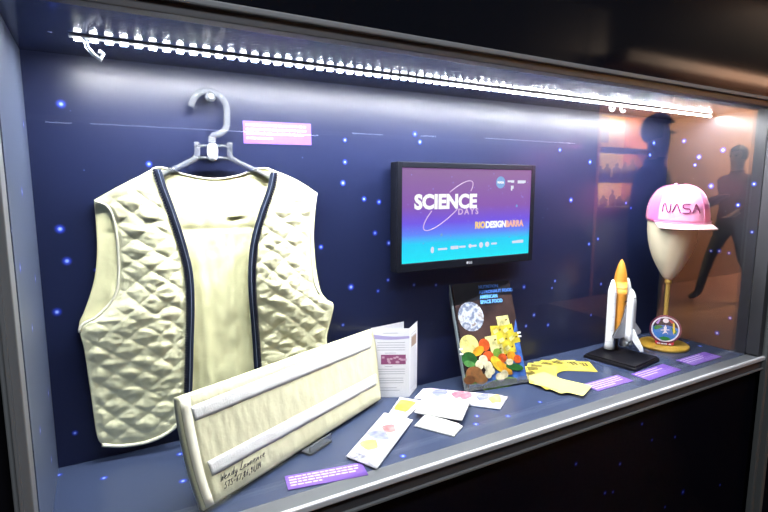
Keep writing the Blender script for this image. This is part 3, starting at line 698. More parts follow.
# ------------------------------------------------------------------ food sachets
foil = mat('white_foil', (.70, .69, .73), .35, bump=(70, .35))
def pouch(name, label, q4, Z, puff, marks, end=.10, crimp=(.55, .55, .6), nu=28, nv=12, bodym=None):
    P4 = [onZ(q, Z + .004) for q in q4]; cen = sum(P4, Vector())/4; cen.z = Z
    t = thing(name, label, 'food packet', tuple(cen), 'space food packets'); t.pop('group', None)
    top, bot = [], []
    def base(u, v): return P4[0].lerp(P4[3], u).lerp(P4[1].lerp(P4[2], u), v)      # u along 0->3, v along 0->1
    def hgt(u, v): 
        e_ = min(1, u/end, (1-u)/end)
        return puff*(sm(e_))**.7*(max(0, math.sin(PI*v)))**.5
    for j in range(nv+1):
        r1, r2 = [], []
        for i in range(nu+1):
            u, v = i/nu, j/nv; p = base(u, v); p.z = 0; cr_ = .0011*math.sin(v*26)*(1-sm(min(u, 1-u)/end)) + .0016*noise.noise(Vector((u*7, v*4, len(label)*.37)))*min(1, 8*min(u, 1-u))*math.sin(PI*v)
            lift = .0012*noise.noise(Vector((u*2.2, v*1.3, len(label)*1.1)))
            h = hgt(u, v); zb = Z + .0012
            r1.append(Vector((p.x, p.y, zb + .0014 + h + cr_ + .0012))); r2.append(Vector((p.x, p.y, zb + max(-.0006, cr_*.4))))
        top.append(r1); bot.append(r2)
    bm = bmesh.new(); V = [[bm.verts.new(p) for p in r] for r in top]; K = [[bm.verts.new(p) for p in r] for r in bot]
    for j in range(nv):
        for i in range(nu):
            bm.faces.new((V[j][i], V[j+1][i], V[j+1][i+1], V[j][i+1])); bm.faces.new((K[j][i], K[j][i+1], K[j+1][i+1], K[j+1][i]))
    for j in range(nv): bm.faces.new((V[j][0], K[j][0], K[j+1][0], V[j+1][0])); bm.faces.new((V[j][-1], V[j+1][-1], K[j+1][-1], K[j][-1]))
    for i in range(nu): bm.faces.new((V[0][i], V[0][i+1], K[0][i+1], K[0][i])); bm.faces.new((V[-1][i], K[-1][i], K[-1][i+1], V[-1][i+1]))
    bmesh.ops.recalc_face_normals(bm, faces=bm.faces)
    obj('pouch', bm, bodym or foil, t, True)
    def surf(u, v):
        i, j = max(0, min(nu-1e-6, u*nu)), max(0, min(nv-1e-6, v*nv)); a, b = int(i), int(j); f, g = i-a, j-b
        return top[b][a].lerp(top[b][a+1], f).lerp(top[b+1][a].lerp(top[b+1][a+1], f), g) + Vector((0, 0, .0006))
    if marks:
        bm = bmesh.new(); ml = []
        for (u, v, ru, rv, m, kind) in marks:
            if m not in ml: ml.append(m)
            n = 22; lv = []; cv = bm.verts.new(surf(u, v) + Vector((0, 0, .0002)))
            for ringf in (.5, 1):
                lv.append([])
                for k in range(n):
                    a = 2*PI*k/n
                    if kind == 'blob': x, y = math.cos(a)*(1+.12*math.sin(3*a)), math.sin(a)*(1+.12*math.cos(4*a))
                    else: s_ = max(abs(math.cos(a)), abs(math.sin(a))); x, y = math.cos(a)/s_, math.sin(a)/s_
                    lv[-1].append(bm.verts.new(surf(u + ru*x*ringf, v + rv*y*ringf) + Vector((0, 0, .0002))))
            for k in range(n):
                bm.faces.new((cv, lv[0][k], lv[0][(k+1) % n])).material_index = ml.index(m)
                bm.faces.new((lv[0][k], lv[1][k], lv[1][(k+1) % n], lv[0][(k+1) % n])).material_index = ml.index(m)
        bmesh.ops.recalc_face_normals(bm, faces=bm.faces)
        for f in bm.faces:
            if f.normal.z < 0: f.normal_flip()
        obj('printed_picture', bm, ml, t, True)
    return t
f_red, f_blue, f_yel, f_pink, f_grey, f_pink2 = [noise_mat(n, c, 60, .4) for n, c in (('berry_print', [(178, 90, 94), (210, 145, 140)]), ('blueberry_print', [(100, 106, 158), (155, 158, 192)]), ('banana_print', [(212, 172, 80), (225, 200, 130)]), ('pale_pink_print', [(190, 160, 178), (215, 195, 205)]), ('crimp_print', [(90, 90, 110), (215, 215, 220)]), ('strawberry_print', [(172, 75, 98), (205, 135, 145)]))]
f_lemon = noise_mat('yellow_food', [(195, 155, 45), (215, 185, 85)], 50, .4)
pouch('food_pouch', 'yellow-centred sachet tucked under the near end of the longest pouch', [(400, 397), (388, 414), (405, 418.5), (424, 401)], 0, .006, [(.40, .5, .34, .30, f_lemon, 'sq')][:0] + [(.5, .5, .36, .30, f_lemon, 'sq')])
pouch('food_pouch', 'long white pouch with fruit pictures lying nearest the glass', [(346, 456), (377, 468), (413, 419.5), (384, 412.5)], .004, .011, [(.035, .5, .030, .46, f_grey, 'sq'), (.24, .42, .10, .26, f_yel, 'blob'), (.45, .45, .09, .33, f_blue, 'blob'), (.62, .60, .09, .20, f_red, 'blob'), (.86, .5, .075, .30, f_pink, 'sq')])
pouch('food_pouch', 'long white pouch with red fruit pictures behind the plain packets', [(423, 388.5), (414, 398), (500, 409), (508, 396.5)], 0, .012, [(.12, .5, .06, .33, f_pink, 'sq'), (.26, .5, .09, .34, f_blue, 'blob'), (.48, .5, .075, .30, f_pink2, 'blob'), (.57, .55, .07, .30, f_pink2, 'blob'), (.76, .5, .07, .3, f_blue, 'blob'), (.9, .5, .07, .32, f_yel, 'blob')])
pouch('food_pouch', 'plain white square packet on top of the long fruit pouch', [(424, 396), (414, 412), (462, 420), (471, 400)], .014, .010, [], bodym=mat('plain_foil', (.74, .73, .72), .38, bump=(60, .3)))
pouch('food_bar', 'small plain white bar packet in front of the square packet', [(426, 414), (414, 425.5), (454, 436), (463, 426)], 0, .012, [], bodym=mat('bar_foil', (.72, .71, .67), .4, bump=(80, .3)))

# ------------------------------------------------------------------ fan of yellow cards
fc = Vector((1.462, -.200, 0)); words = []
for i in range(9):
    ph = math.radians(52 + 150*i/8)
    cx, cy = fc.x + .108*math.cos(ph)*1.08, fc.y + .104*math.sin(ph)
    a = ph - PI/2 + [.05, -.06, .04, -.03, .07, -.05, .05, -.04, .02][i]
    z = .0008 + .0011*i
    lab = ['rightmost yellow card of the fan, beside the shuttle base', 'second yellow card from the right end of the fan', 'third yellow card from the right end of the fan', 'fourth yellow card from the right end of the fan', 'middle yellow card of the fan, at its top left',
           'fourth yellow card from the near end of the fan', 'third yellow card from the near end of the fan', 'second yellow card from the near end of the fan', 'topmost pale yellow card at the near end of the fan'][i]
    tt = thing('yellow_card', lab, 'card', (cx, cy, z), 'fan of yellow cards')
    M = Matrix.Translation((cx, cy, z)) @ Matrix.Rotation(a, 4, 'Z') @ Matrix.Rotation(math.radians(.25), 4, 'X')
    obj('card', prism(bmesh.new(), rect(0, 0, .156, .098), 0, .0008, M), mat('yellow_card_%s' % 'abc'[i % 3], [(.62, .50, .06), (.63, .53, .10), (.64, .53, .08)][i % 3], .5) if i < 7 else mat('pale_yellow_card', (.66, .60, .20), .5), tt)
    if i < 7:
        bm = bmesh.new(); rnd = random.Random(i)
        x = .010 if i == 0 else .038
        while x < .066:
            l = rnd.uniform(.006, .011); prism(bm, rect(x + l/2, .018, l, .036), .0008, .00095, M); prism(bm, rect(x + l/2, .018, l*.35, .008), .00095, .00098, M); x += l + .0025
        obj('printed_word', bm, yellow_ink, tt)

# ------------------------------------------------------------------ shuttle model
SX, SY = 1.795, -.135
t = thing('shuttle_model', 'white and orange space shuttle model on a black stand', 'model', (SX, SY, 0))
cor = [onZ(q, .016) for q in ((588, 352.5), (616, 342), (653, 359), (631, 368.5))]
ctr = sum(cor, Vector())/4; bu = ((cor[1]-cor[0])+(cor[2]-cor[3])); bvv = ((cor[0]-cor[3])+(cor[1]-cor[2])); MBs = frame((ctr.x, ctr.y, 0), (bu.x, bu.y, 0), (bvv.x, bvv.y, 0))
bm = B((-bu.length/4*1.0, -bvv.length/4, .0), (bu.length/4, bvv.length/4, .011), bev=.003, M=MBs); box(bm, (-bu.length/4+.006, -bvv.length/4+.006, .011), (bu.length/4-.006, bvv.length/4-.006, .017), bev=.002, M=MBs)
obj('base', bm, black, t)
imr = Vector((.575, -.82, 0)).normalized(); tow = Vector((-.82, -.575, 0)).normalized()
A = (imr*.78 + tow*.62).normalized()          # tank -> orbiter
Wd = (imr*-.62 + tow*.78).normalized()        # towards the near booster
tkc = Vector((1.794, -.110, 0))
sc_ = 1/172
orange = mat('tank_orange', (.72, .30, .035), .5, bump=(200, .3)); mwhite = mat('model_white', (.85, .86, .88), .35); mgrey = mat('model_grey', (.38, .40, .43), .45); mblack = mat('model_black', (.02, .02, .025), .4)
zt = .066
def P3(a, w, z): return tkc + A*a + Wd*w + Vector((0, 0, z))
obj('stand_rod', T([P3(.0, .0, .012), P3(.0, 0, zt+.02)], .006, seg=14), mblack, t)
R = .0246
prof = [(0, zt), (R*.55, zt+.003), (R*.9, zt+.010), (R, zt+.020)] + [(R, zt+.02+.036*k) for k in range(1, 6)] + [(R*.985, .262), (R*.93, .285), (R*.82, .307), (R*.66, .326), (R*.46, .342), (R*.26, .354), (R*.10, .361), (0, .3625)]
tk = obj('fuel_tank', LT(prof, tkc, seg=36), orange, t, True)
bm = bmesh.new()
for zz in (.235, .255): lathe(bm, [(R+.0002, zz), (R+.0008, zz+.001), (R+.0002, zz+.002)], tkc, seg=36)
obj('tank_band', bm, mat('tank_rust', (.55, .2, .03), .5), tk, True)
rb = .0150
for s in (1, -1):
    c = P3(0, s*(R+rb+.0005), 0); z0 = .026
    bo = obj('booster', LT([(rb*.75, z0), (rb*1.22, z0+.001), (rb*1.05, z0+.020), (rb, z0+.026), (rb, .245), (rb*.92, .252), (rb*.55, .276), (rb*.28, .287), (0, .290)], c, seg=28), mwhite, t, True)
    for zz in (.055, .10, .15, .20, .238): obj('booster_ring', LT([(rb+.0002, zz), (rb+.0008, zz+.0012), (rb+.0002, zz+.0024)], c, seg=28), mat('ring_grey', (.62, .63, .66), .4), bo, True)
oa = R + .0275                                  # orbiter axis offset from the tank
fus = bmesh.new(); nseg = 24; rings = []
secs = [(.085, .0130, .0135), (.095, .0150, .0150), (.12, .0155, .0155), (.16, .0155, .0158), (.20, .0155, .0158), (.225, .0152, .0155), (.240, .0138, .0140), (.252, .0115, .0112), (.262, .0085, .0080), (.269, .0048, .0045), (.2715, .0015, .0015)]
for (z, ra, rw) in secs:
    z -= .013; ring = []
    for k in range(nseg):
        a = 2*PI*k/nseg; ca, sa = math.cos(a), math.sin(a)
        pa = (abs(ca)**.75)*math.copysign(1, ca)*ra; pw = (abs(sa)**.75)*math.copysign(1, sa)*rw
        if pa < 0: pa *= .8
        shift = -.004*sm(z, .235, .2715)
        ring.append(fus.verts.new(P3(oa + pa + shift, pw, z)))
    rings.append(ring)
for a_, b_ in zip(rings, rings[1:]):
    for k in range(nseg): fus.faces.new((a_[k], a_[(k+1) % nseg], b_[(k+1) % nseg], b_[k])).smooth = True
fus.faces.new(list(reversed(rings[0]))); fus.faces.new(rings[-1])
bmesh.ops.recalc_face_normals(fus, faces=fus.faces)
for f in fus.faces: f.material_index = 1 if f.normal.dot(A) < -.45 else 0
ob = obj('orbiter', fus, [mwhite, mblack], t)
MW = lambda s: Matrix(((Wd.x*s, 0, A.x, tkc.x), (Wd.y*s, 0, A.y, tkc.y), (0, 1, 0, 0), (0, 0, 0, 1)))
for s in (1, -1):
    wing = [(.012, .092), (.030, .090), (.064, .094), (.067, .103), (.062, .110), (.036, .140), (.024, .172), (.013, .212)]; wing = [(a_*1.12, b_-.013) for a_, b_ in wing]
    bm = prism(bmesh.new(), wing, oa-.013, oa-.0085, MW(s)); bmesh.ops.recalc_face_normals(bm, faces=bm.faces)
    wo = obj('wing', bm, mgrey if s == 1 else mwhite, ob)
    bm = bmesh.new(); tube(bm, [MW(s) @ Vector((p[0], p[1], oa-.0107)) for p in wing[3:]], .0017, seg=8); obj('wing_edge', bm, mblack, wo)
    c = P3(oa+.0085, s*.0105, -.013); bm = LT([(.004, .080), (.0075, .084), (.0080, .105), (.0065, .122), (.002, .128), (0, .1285)], c, seg=18); obj('engine_pod', bm, mwhite, ob, True)
MT = Matrix(((A.x, 0, Wd.x, tkc.x), (A.y, 0, Wd.y, tkc.y), (0, 1, 0, -.013), (0, 0, 0, 1)))
bm = prism(bmesh.new(), [(oa+.010, .135), (oa+.010, .088), (oa+.050, .052), (oa+.060, .054), (oa+.058, .066)], -.0026, .0026, MT); bmesh.ops.recalc_face_normals(bm, faces=bm.faces)
tf = obj('tail_fin', bm, mwhite, ob)
bm = prism(bmesh.new(), [(oa+.012, .0879), (oa+.017, .0830), (oa+.056, .0500), (oa+.050, .0518)], -.0022, .0022, MT); bmesh.ops.recalc_face_normals(bm, faces=bm.faces); obj('rudder', bm, mblack, tf)
for (a_, w_) in ((.010, 0), (0, .007), (0, -.007)):
    obj('engine_nozzle', LT([(.0062, .066), (.0050, .074), (.0030, .082), (.0025, .088)], P3(oa+a_-.001, w_, -.013), seg=18), mgrey, ob, True)
bm = bmesh.new()
for k in range(3): box(bm, (-.006+.0045*k, .2385, 0), (-.003+.0045*k, .2425, .0012), M=Matrix(((Wd.x, 0, A.x, P3(oa+.0125, 0, 0).x), (Wd.y, 0, A.y, P3(oa+.0125, 0, 0).y), (0, 1, 0, -.013), (0, 0, 0, 1))))
obj('cockpit_window', bm, mblack, ob)
obj('attach_strut', T([P3(R-.002, 0, .205), P3(oa-.011, 0, .215)], .0022, seg=8), mblack, t)
obj('attach_strut', T([P3(R-.002, 0, .11), P3(oa-.011, 0, .11)], .0030, seg=8), mblack, t)
for s in (1, -1): pass

# ------------------------------------------------------------------ head stand and pink cap
HX, HY = 2.042, -.142
t = thing('head_stand', 'cream display head on a brass pole with round wooden base', 'display stand', (HX, HY, 0))
obj('base', LT([(0, 0), (.088, 0), (.091, .003), (.091, .009), (.087, .013), (.02, .0145), (0, .0145)], (HX, HY, 0), seg=56), noise_mat('gold_wood', [(150, 112, 30), (188, 146, 52), (205, 165, 75)], 7, .4), t, True)
brass = mat('brass', (.62, .42, .10), .32, .55)
obj('pole', LT([(.0095, .0145), (.0085, .02), (.0078, .25), (.0078, .285)], (HX, HY, 0), seg=24), brass, t, True)
obj('collar', LT([(.0075, .252), (.012, .254), (.0125, .264), (.0105, .268), (.0105, .272), (.008, .275)], (HX, HY, 0), seg=24), brass, t, True)
hm = Matrix.Diagonal((1, 1, 1, 1))
obj('head_form', LT([(0, .268), (.012, .270), (.022, .280), (.036, .302), (.050, .328), (.063, .356), (.074, .388), (.082, .422), (.087, .460), (.088, .500), (.083, .545), (.068, .585), (.040, .610), (0, .618)], (HX, HY, 0), seg=48), mat('cream_felt', (.70, .62, .44), .7, bump=(160, .3)), t, True)
# cap
fd = Vector((-.56, -.83, 0)).normalized(); sd = Vector((-fd.y, fd.x, 0))      # forward, wearer's left
if sd.dot(Vector((1, 0, 0))) < 0: sd = -sd                                     # sd points to photo right
CB = .497
t = thing('baseball_cap', 'pink cap with pale brim and dark red lettering on the display head', 'cap', (HX, HY, CB))
def crown(a, v, off=0):
    """a = angle from the front towards photo right, v = 0 rim .. 1 top"""
    rf = .108 + .004*math.cos(a); rs = .106
    ang = v*PI/2; rr = math.cos(ang)**.62; zz = math.sin(ang)**.92
    front = max(0, math.cos(a)); hz = .136 + .004*front
    w = .0012*noise.noise(Vector((math.cos(a)*3.5, math.sin(a)*3.5, v*5))) + .0010*noise.noise(Vector((math.cos(a)*9, math.sin(a)*9, v*11)))
    p = fd*(math.cos(a)*(rf + off + w)*rr) + sd*(math.sin(a)*(rs + off + w)*rr)
    tilt = -.006*math.cos(a) + .004*(1-math.cos(a))*.5
    return Vector((HX+.008, HY-.012, CB + (hz + off)*zz + tilt*(1-v))) + p
def shell(a0, a1, v0, v1, na, nv_, off, th_, m, name, par, closed=False):
    rows = [[crown(a0 + (a1-a0)*i/na, v0 + (v1-v0)*j/nv_, off) for i in range(na+1)] for j in range(nv_, -1, -1)]
    bm = bmesh.new(); V = [[bm.verts.new(p) for p in r] for r in rows]
    for j in range(nv_):
        for i in range(na): bm.faces.new((V[j][i], V[j+1][i], V[j+1][i+1], V[j][i+1])).smooth = True
    bmesh.ops.remove_doubles(bm, verts=bm.verts, dist=1e-5); bmesh.ops.recalc_face_normals(bm, faces=bm.faces)
    c = Vector((HX, HY, CB+.05))
    if sum((f.calc_center_median()-c).dot(f.normal) for f in bm.faces) < 0: bmesh.ops.reverse_faces(bm, faces=bm.faces)
    bmesh.ops.solidify(bm, geom=bm.faces[:], thickness=th_)
    return obj(name, bm, m, par, True)
pink = mat('pink_cotton', (.86, .12, .36), .7, bump=(150, .3), sheen=.3); pale = mat('pale_pink_cotton', (.86, .33, .58), .65, bump=(150, .25)); brimm = mat('brim_pink', (.92, .66, .72), .6)
cw = shell(-PI, PI, 0, .985, 72, 22, 0, .002, pink, 'crown', t)
fp = shell(math.radians(-62), math.radians(24), .02, .78, 36, 18, .0022, .0015, pale, 'front_panel', t)
bm = bmesh.new()
for a in [math.radians(x) for x in (-62, 24, 84, 144, 204, 251)]:
    tube(bm, [crown(a, .02+.95*k/20, .0026) for k in range(21)], .0010, seg=6)
obj('seam', bm, mat('seam_pink', (.80, .30, .52), .7), cw)
tp_ = crown(0, .999); obj('button', LT([(0, 0), (.007, 0), (.0065, .003), (.003, .0055), (0, .006)], (HX, HY, tp_.z-.001), seg=18), pale, t, True)
# brim
na, nr = 36, 8; rows = []
for j in range(nr+1):
    f = j/nr; r = []
    for i in range(na+1):
        a = math.radians(-74 + 148*i/na); p0 = crown(a, 0, -.001); ext = .076*math.cos(a*.98)**.55 if abs(a) < 1.55 else 0
        q = p0 + fd*(ext*f); q.z += -.010*f*1.0 - .012*(math.sin(a)**2)*f + .002
        r.append(q)
    rows.append(r)
bm = sheet(rows); bmesh.ops.recalc_face_normals(bm, faces=bm.faces)
if sum(f.normal.z for f in bm.faces) < 0: bmesh.ops.reverse_faces(bm, faces=bm.faces)
bmesh.ops.solidify(bm, geom=bm.faces[:], thickness=.004)
br_o = obj('brim', bm, brimm, t, True)
bm = bmesh.new()
for f in (.35, .6, .85):
    tube(bm, [rows[int(f*nr)][i] + Vector((0, 0, .0007)) for i in range(2, na-1)], .0005, seg=5)
obj('brim_stitching', bm, pale, br_o)
bm = tube(bmesh.new(), [crown(math.radians(-70 + 140*k/40), .015, .003) for k in range(41)], .0022, seg=8); obj('cord', bm, pale, t)
# worm lettering (bars follow the curve of the front panel)
let = {'N': [[(0, 0), (0, .72), (.06, .94), (.18, 1), (.30, .92), (.36, .78), (.62, .2), (.70, .07), (.82, 0), (.94, .06), (1, .25), (1, 1)]],
       'A': [[(0, 0), (.36, .82), (.42, .94), (.5, 1), (.58, .94), (.64, .82), (1, 0)]],
       'S': [[(.98, 1), (.28, 1), (.10, .93), (.03, .76), (.10, .6), (.28, .53), (.72, .5), (.90, .42), (.97, .25), (.90, .08), (.72, 0), (.02, 0)]]}
bm = bmesh.new(); x = -.070; lw, lh, gap = .027, .030, .0065
for k, ch in enumerate('NASA'):
    for stt in let[ch]:
        pts2 = catmull(stt, 26) if ch != 'x' else stt
        pts = []
        for q in pts2:
            s = x + q.x*lw; z = .040 + q.y*lh; a = (s + .004)/.110
            v = math.asin(min(1, (z/.139))**(1/.92))/(PI/2)
            pts.append(crown(a - math.radians(20), v, .0048))
        tube(bm, pts, .0021, seg=6)
    x += lw + gap
obj('lettering', bm, mat('maroon_thread', (.16, .015, .07), .6), fp)

# ------------------------------------------------------------------ mission patch
pc = Vector((2.020, -.158, .0755)); pnr = Vector((-.80, -.56, .14)).normalized(); pu = Vector((0, 0, 1)).cross(pnr).normalized(); pv = pnr.cross(pu)
MP = Matrix(((pu.x, pv.x, pnr.x, pc.x), (pu.y, pv.y, pnr.y, pc.y), (pu.z, pv.z, pnr.z, pc.z), (0, 0, 0, 1)))
t = thing('mission_patch', 'round embroidered patch with blue globe leaning on the wooden base', 'patch', (pc.x, pc.y, .0146))
rp = .052
obj('backing', prism(bmesh.new(), ell(0, 0, rp, rp, n=48), -.002, .001, MP), mat('patch_black', (.015, .013, .03), .8), t)
bm = tube(bmesh.new(), [MP @ Vector((rp*math.cos(a), rp*math.sin(a), 0)) for a in [2*PI*k/56 for k in range(56)]], .0034, seg=8, closed=True); obj('rim', bm, mat('patch_wine', (.14, .02, .06), .8), t)
bm = tube(bmesh.new(), [MP @ Vector(((rp-.0055)*math.cos(a), (rp-.0055)*math.sin(a), .001)) for a in [2*PI*k/56 for k in range(56)]], .0026, seg=8, closed=True); obj('white_ring', bm, mat('patch_white', (.75, .72, .78), .8), t)
bm = bmesh.new()
g_, b_, w_, y_, p_ = 0, 1, 2, 3, 4
def arcpoly(r, y0, n=40): return [(r*math.cos(a), min(y0 + .004*math.cos(a*1)*0, r*math.sin(a))) for a in [2*PI*k/n for k in range(n)]]
def hor(x): return .012 - .00012*(x*1000)**2*.05
earth = [(r_*math.cos(a), min(.016 - 5*(r_*math.cos(a))**2, r_*math.sin(a))) for r_ in (.0455,) for a in [2*PI*k/48 for k in range(48)]]
prism(bm, earth, .001, .0016, MP, b_)
prism(bm, [(-.040, .006), (-.030, .012), (-.016, .0135), (-.008, .008), (-.018, .002), (-.030, -.004), (-.038, -.004)], .0016, .0020, MP, g_)
prism(bm, [(-.020, -.034), (-.004, -.028), (.012, -.030), (.022, -.036), (.010, -.043), (-.008, -.044)], .0016, .0020, MP, g_)
prism(bm, [(.018, .010), (.034, .004), (.040, -.004), (.036, -.016), (.026, -.010)], .0016, .0020, MP, g_)
prism(bm, ell(0, .034, .0105, .009), .001, .0018, MP, w_)
prism(bm, [(-.010, -.020), (-.004, -.008), (-.006, .006), (0, .018), (.005, .006), (.003, -.006), (.012, -.018), (.002, -.012)], .0020, .0024, MP, w_)
prism(bm, [(-.016, -.006), (.014, -.002), (.014, .001), (-.016, -.003)], .0024, .0027, MP, w_)
prism(bm, [(.024, .028), (.030, .026), (.034, -.006), (.028, -.018), (.026, .004)], .0020, .0025, MP, y_)
prism(bm, [(-.034, .022), (-.022, .038), (-.018, .036), (-.026, .018)], .001, .0018, MP, p_)
prism(bm, [(.008, .040), (.018, .038), (.03, .03), (.02, .024)], .001, .0014, MP, 5)
obj('embroidery', bm, [mat('patch_green', (.015, .17, .03), .8), mat('patch_blue', (.04, .16, .48), .8), bpy.data.materials['patch_white'], mat('patch_yellow', (.75, .55, .05), .8), mat('patch_violet', (.35, .2, .6), .8), mat('patch_red', (.4, .05, .05), .8)], t)
prism(bt := bmesh.new(), [(-.030, -.060), (.030, -.060), (.033, -.047), (.024, -.049), (0, -.053), (-.024, -.049), (-.033, -.047)], -.002, .002, MP)
tb = obj('name_tab', bt, mat('patch_scarlet', (.45, .03, .04), .8), t)
bm = bmesh.new()
for x_, l_ in ((-.020, .012), (-.007, .009), (.004, .010), (.019, .008)): prism(bm, rect(x_, -.0565, l_, .0045), .002, .0026, MP)
obj('stitched_letters', bm, bpy.data.materials['patch_white'], tb)

# ------------------------------------------------------------------ the mall around the case (seen as reflections in the pane)
GL_ = FLOOR
struct('floor', B((-3, -6, GL_-.05), (13, -.36, GL_)), noise_mat('mall_floor', [(30, 22, 17), (36, 27, 20), (42, 31, 23)], 1.2, .85, spec=.05))
struct('floor_shop_lit', B((4.6, -3.5, GL_), (13, -1.2, GL_+.004)), noise_mat('lit_shop_floor', [(126, 82, 58), (150, 102, 72)], 1.5, .4))  # brown floor by the shop, its lamplit brightness put into the lighter colour
struct('wall_opposite', B((-3, -3.56, GL_), (5.32, -3.5, 2.6)), mat('mall_dark_wall', (.012, .012, .02), .5))
struct('wall_shop', B((6.5, -3.56, GL_), (13, -3.5, 2.0)), noise_mat('brown_wall', [(126, 88, 62), (152, 110, 80)], 1.0, .6))
struct('wall_soffit', B((5.3, -3.56, 2.0), (13, -3.2, 2.12)), noise_mat('amber_wall', [(66, 40, 22), (80, 50, 30)], 1.5, .6))
# lit shelving in the shop
t = thing('shop_shelving', 'warm lit shop shelves across the aisle, reflected in the glass', 'shelving', (5.9, -3.6, GL_))
wood = noise_mat('shop_wood', [(150, 88, 40), (196, 124, 62)], 5, .5); amber = mat('amber_panel', (.85, .62, .18), .6)
obj('back_panel', B((5.34, -3.98, GL_), (6.48, -3.95, 1.62)), amber, t)
obj('side_panel', B((5.34, -3.95, GL_), (5.38, -3.5, 1.62)), wood, t); obj('side_panel', B((6.44, -3.95, GL_), (6.48, -3.5, 1.62)), wood, t)
obj('top_panel', B((5.34, -3.95, 1.58), (6.48, -3.5, 1.62)), wood, t); obj('valance', B((5.38, -3.53, 1.47), (6.44, -3.5, 1.58)), wood, t)  # valance deepened to hide the lamp behind it
for z in (.35, .72, 1.08): obj('shelf_board', B((5.38, -3.95, z-.02), (6.44, -3.55, z+.02)), mat('dark_board', (.10, .06, .035), .5), t); obj('lamp_screen_lip', B((5.38, -3.55, z-.05), (6.44, -3.53, z+.02)), bpy.data.materials['dark_board'], t)  # lips added to screen the board lamps from the pane
obj('cabinet_front', B((5.38, -3.95, GL_), (6.44, -3.52, .33)), mat('dark_cabinet', (.03, .022, .02), .5), t)
obj('sign_board', B((5.42, -3.94, 1.20), (6.05, -3.90, 1.52)), mat('pale_board', (.30, .27, .25), .6), t)
rnd = random.Random(11)
k = 0
for z in (.371, .741):
    x = 5.45
    while x < 6.4:
        h_ = rnd.uniform(.12, .24); w_ = rnd.uniform(.035, .06)
        o = obj('bottle', LT([(0, 0), (w_, 0), (w_, h_*.6), (w_*.4, h_*.75), (w_*.35, h_), (0, h_)], (x, -3.75, z), seg=14), mat('bottle_dark', (.08, .045, .025), .3), None, True)
        tag(o, 'dark bottle on the lit shop shelves across the aisle', 'bottle', 'bottles on the shop shelves'); x += rnd.uniform(.13, .2); k += 1
def area(name, loc, sx_, sy_, e_, col, rot=(0, 0, 0)):
    l = bpy.data.lights.new(name, 'AREA'); l.shape = 'RECTANGLE'; l.size = sx_; l.size_y = sy_; l.energy = e_; l.color = col
    o = bpy.data.objects.new(name, l); COL.objects.link(o); o.location = loc; o.rotation_euler = rot; return o
area('shop_shelf_lamp', (5.9, -3.76, 1.545), 1.0, .06, 1050, (1, .95, .55), (math.radians(-50), 0, 0))
for z in (1.04, .68): area('shelf_board_lamp', (5.9, -3.76, z), 1.0, .04, 1050, (1, .95, .55), (math.radians(-50), 0, 0))
area('shop_wall_lamp', (8.8, -2.3, 2.3), 4.4, .12, 1000, (1, .76, .55), (math.radians(-62), 0, 0))
sl = bpy.data.lights.new('added_floor_spot', 'SPOT'); sl.energy = 110; sl.color = (1, .70, .50); sl.spot_size = math.radians(95); sl.spot_blend = .6; sl.shadow_soft_size = .08  # spot added to brighten the brown floor reflected in the pane
so = bpy.data.objects.new('added_floor_spot', sl); COL.objects.link(so); so.location = (5.9, -2.2, 2.5)
area('added_front_fill', (.7, -1.9, 2.55), 1.6, .5, 60, (.90, .95, 1))  # soft fill added in front of the case to lift the lower vest
area('soffit_lamp', (8.5, -2.9, 1.75), 4.5, .1, 10, (1, .6, .28), (math.radians(-125), 0, 0))
# strip light of the opposite display
t = thing('opposite_light_bar', 'thin line of light over the opposite display, reflected in the pane', 'light', (2.2, -3.2, 1.05))
dim = mat('distant_strip', (.5, .5, .5), emis=(.95, .97, 1), es=2.6)
for a_, b_ in ((-.12, .02), (.12, 1.66), (1.95, 2.24), (2.62, 2.78), (3.34, 4.58)):
    obj('tube', B((a_, -3.205, 1.015+.018*a_), (b_, -3.195, 1.0205+.018*a_)), dim, t)
obj('rail', B((-.3, -3.23, 1.03), (4.7, -3.206, 1.06)), dark_alu, t)
for x_ in (-.25, 4.65): obj('hanger_rod', B((x_-.01, -3.225, 1.06), (x_+.01, -3.21, 2.6)), dark_alu, t)
struct('ceiling_mall', B((-3, -6, 2.6), (13, -.36, 2.65)), mat('mall_ceiling', (.008, .008, .009), .7))
# added pink lamp tints the dark opposite wall to make a soft glow
area('added_pink_wash', (4.75, -3.0, 1.0), .3, .3, 30, (1, .15, .62), (math.radians(-90), 0, 0))

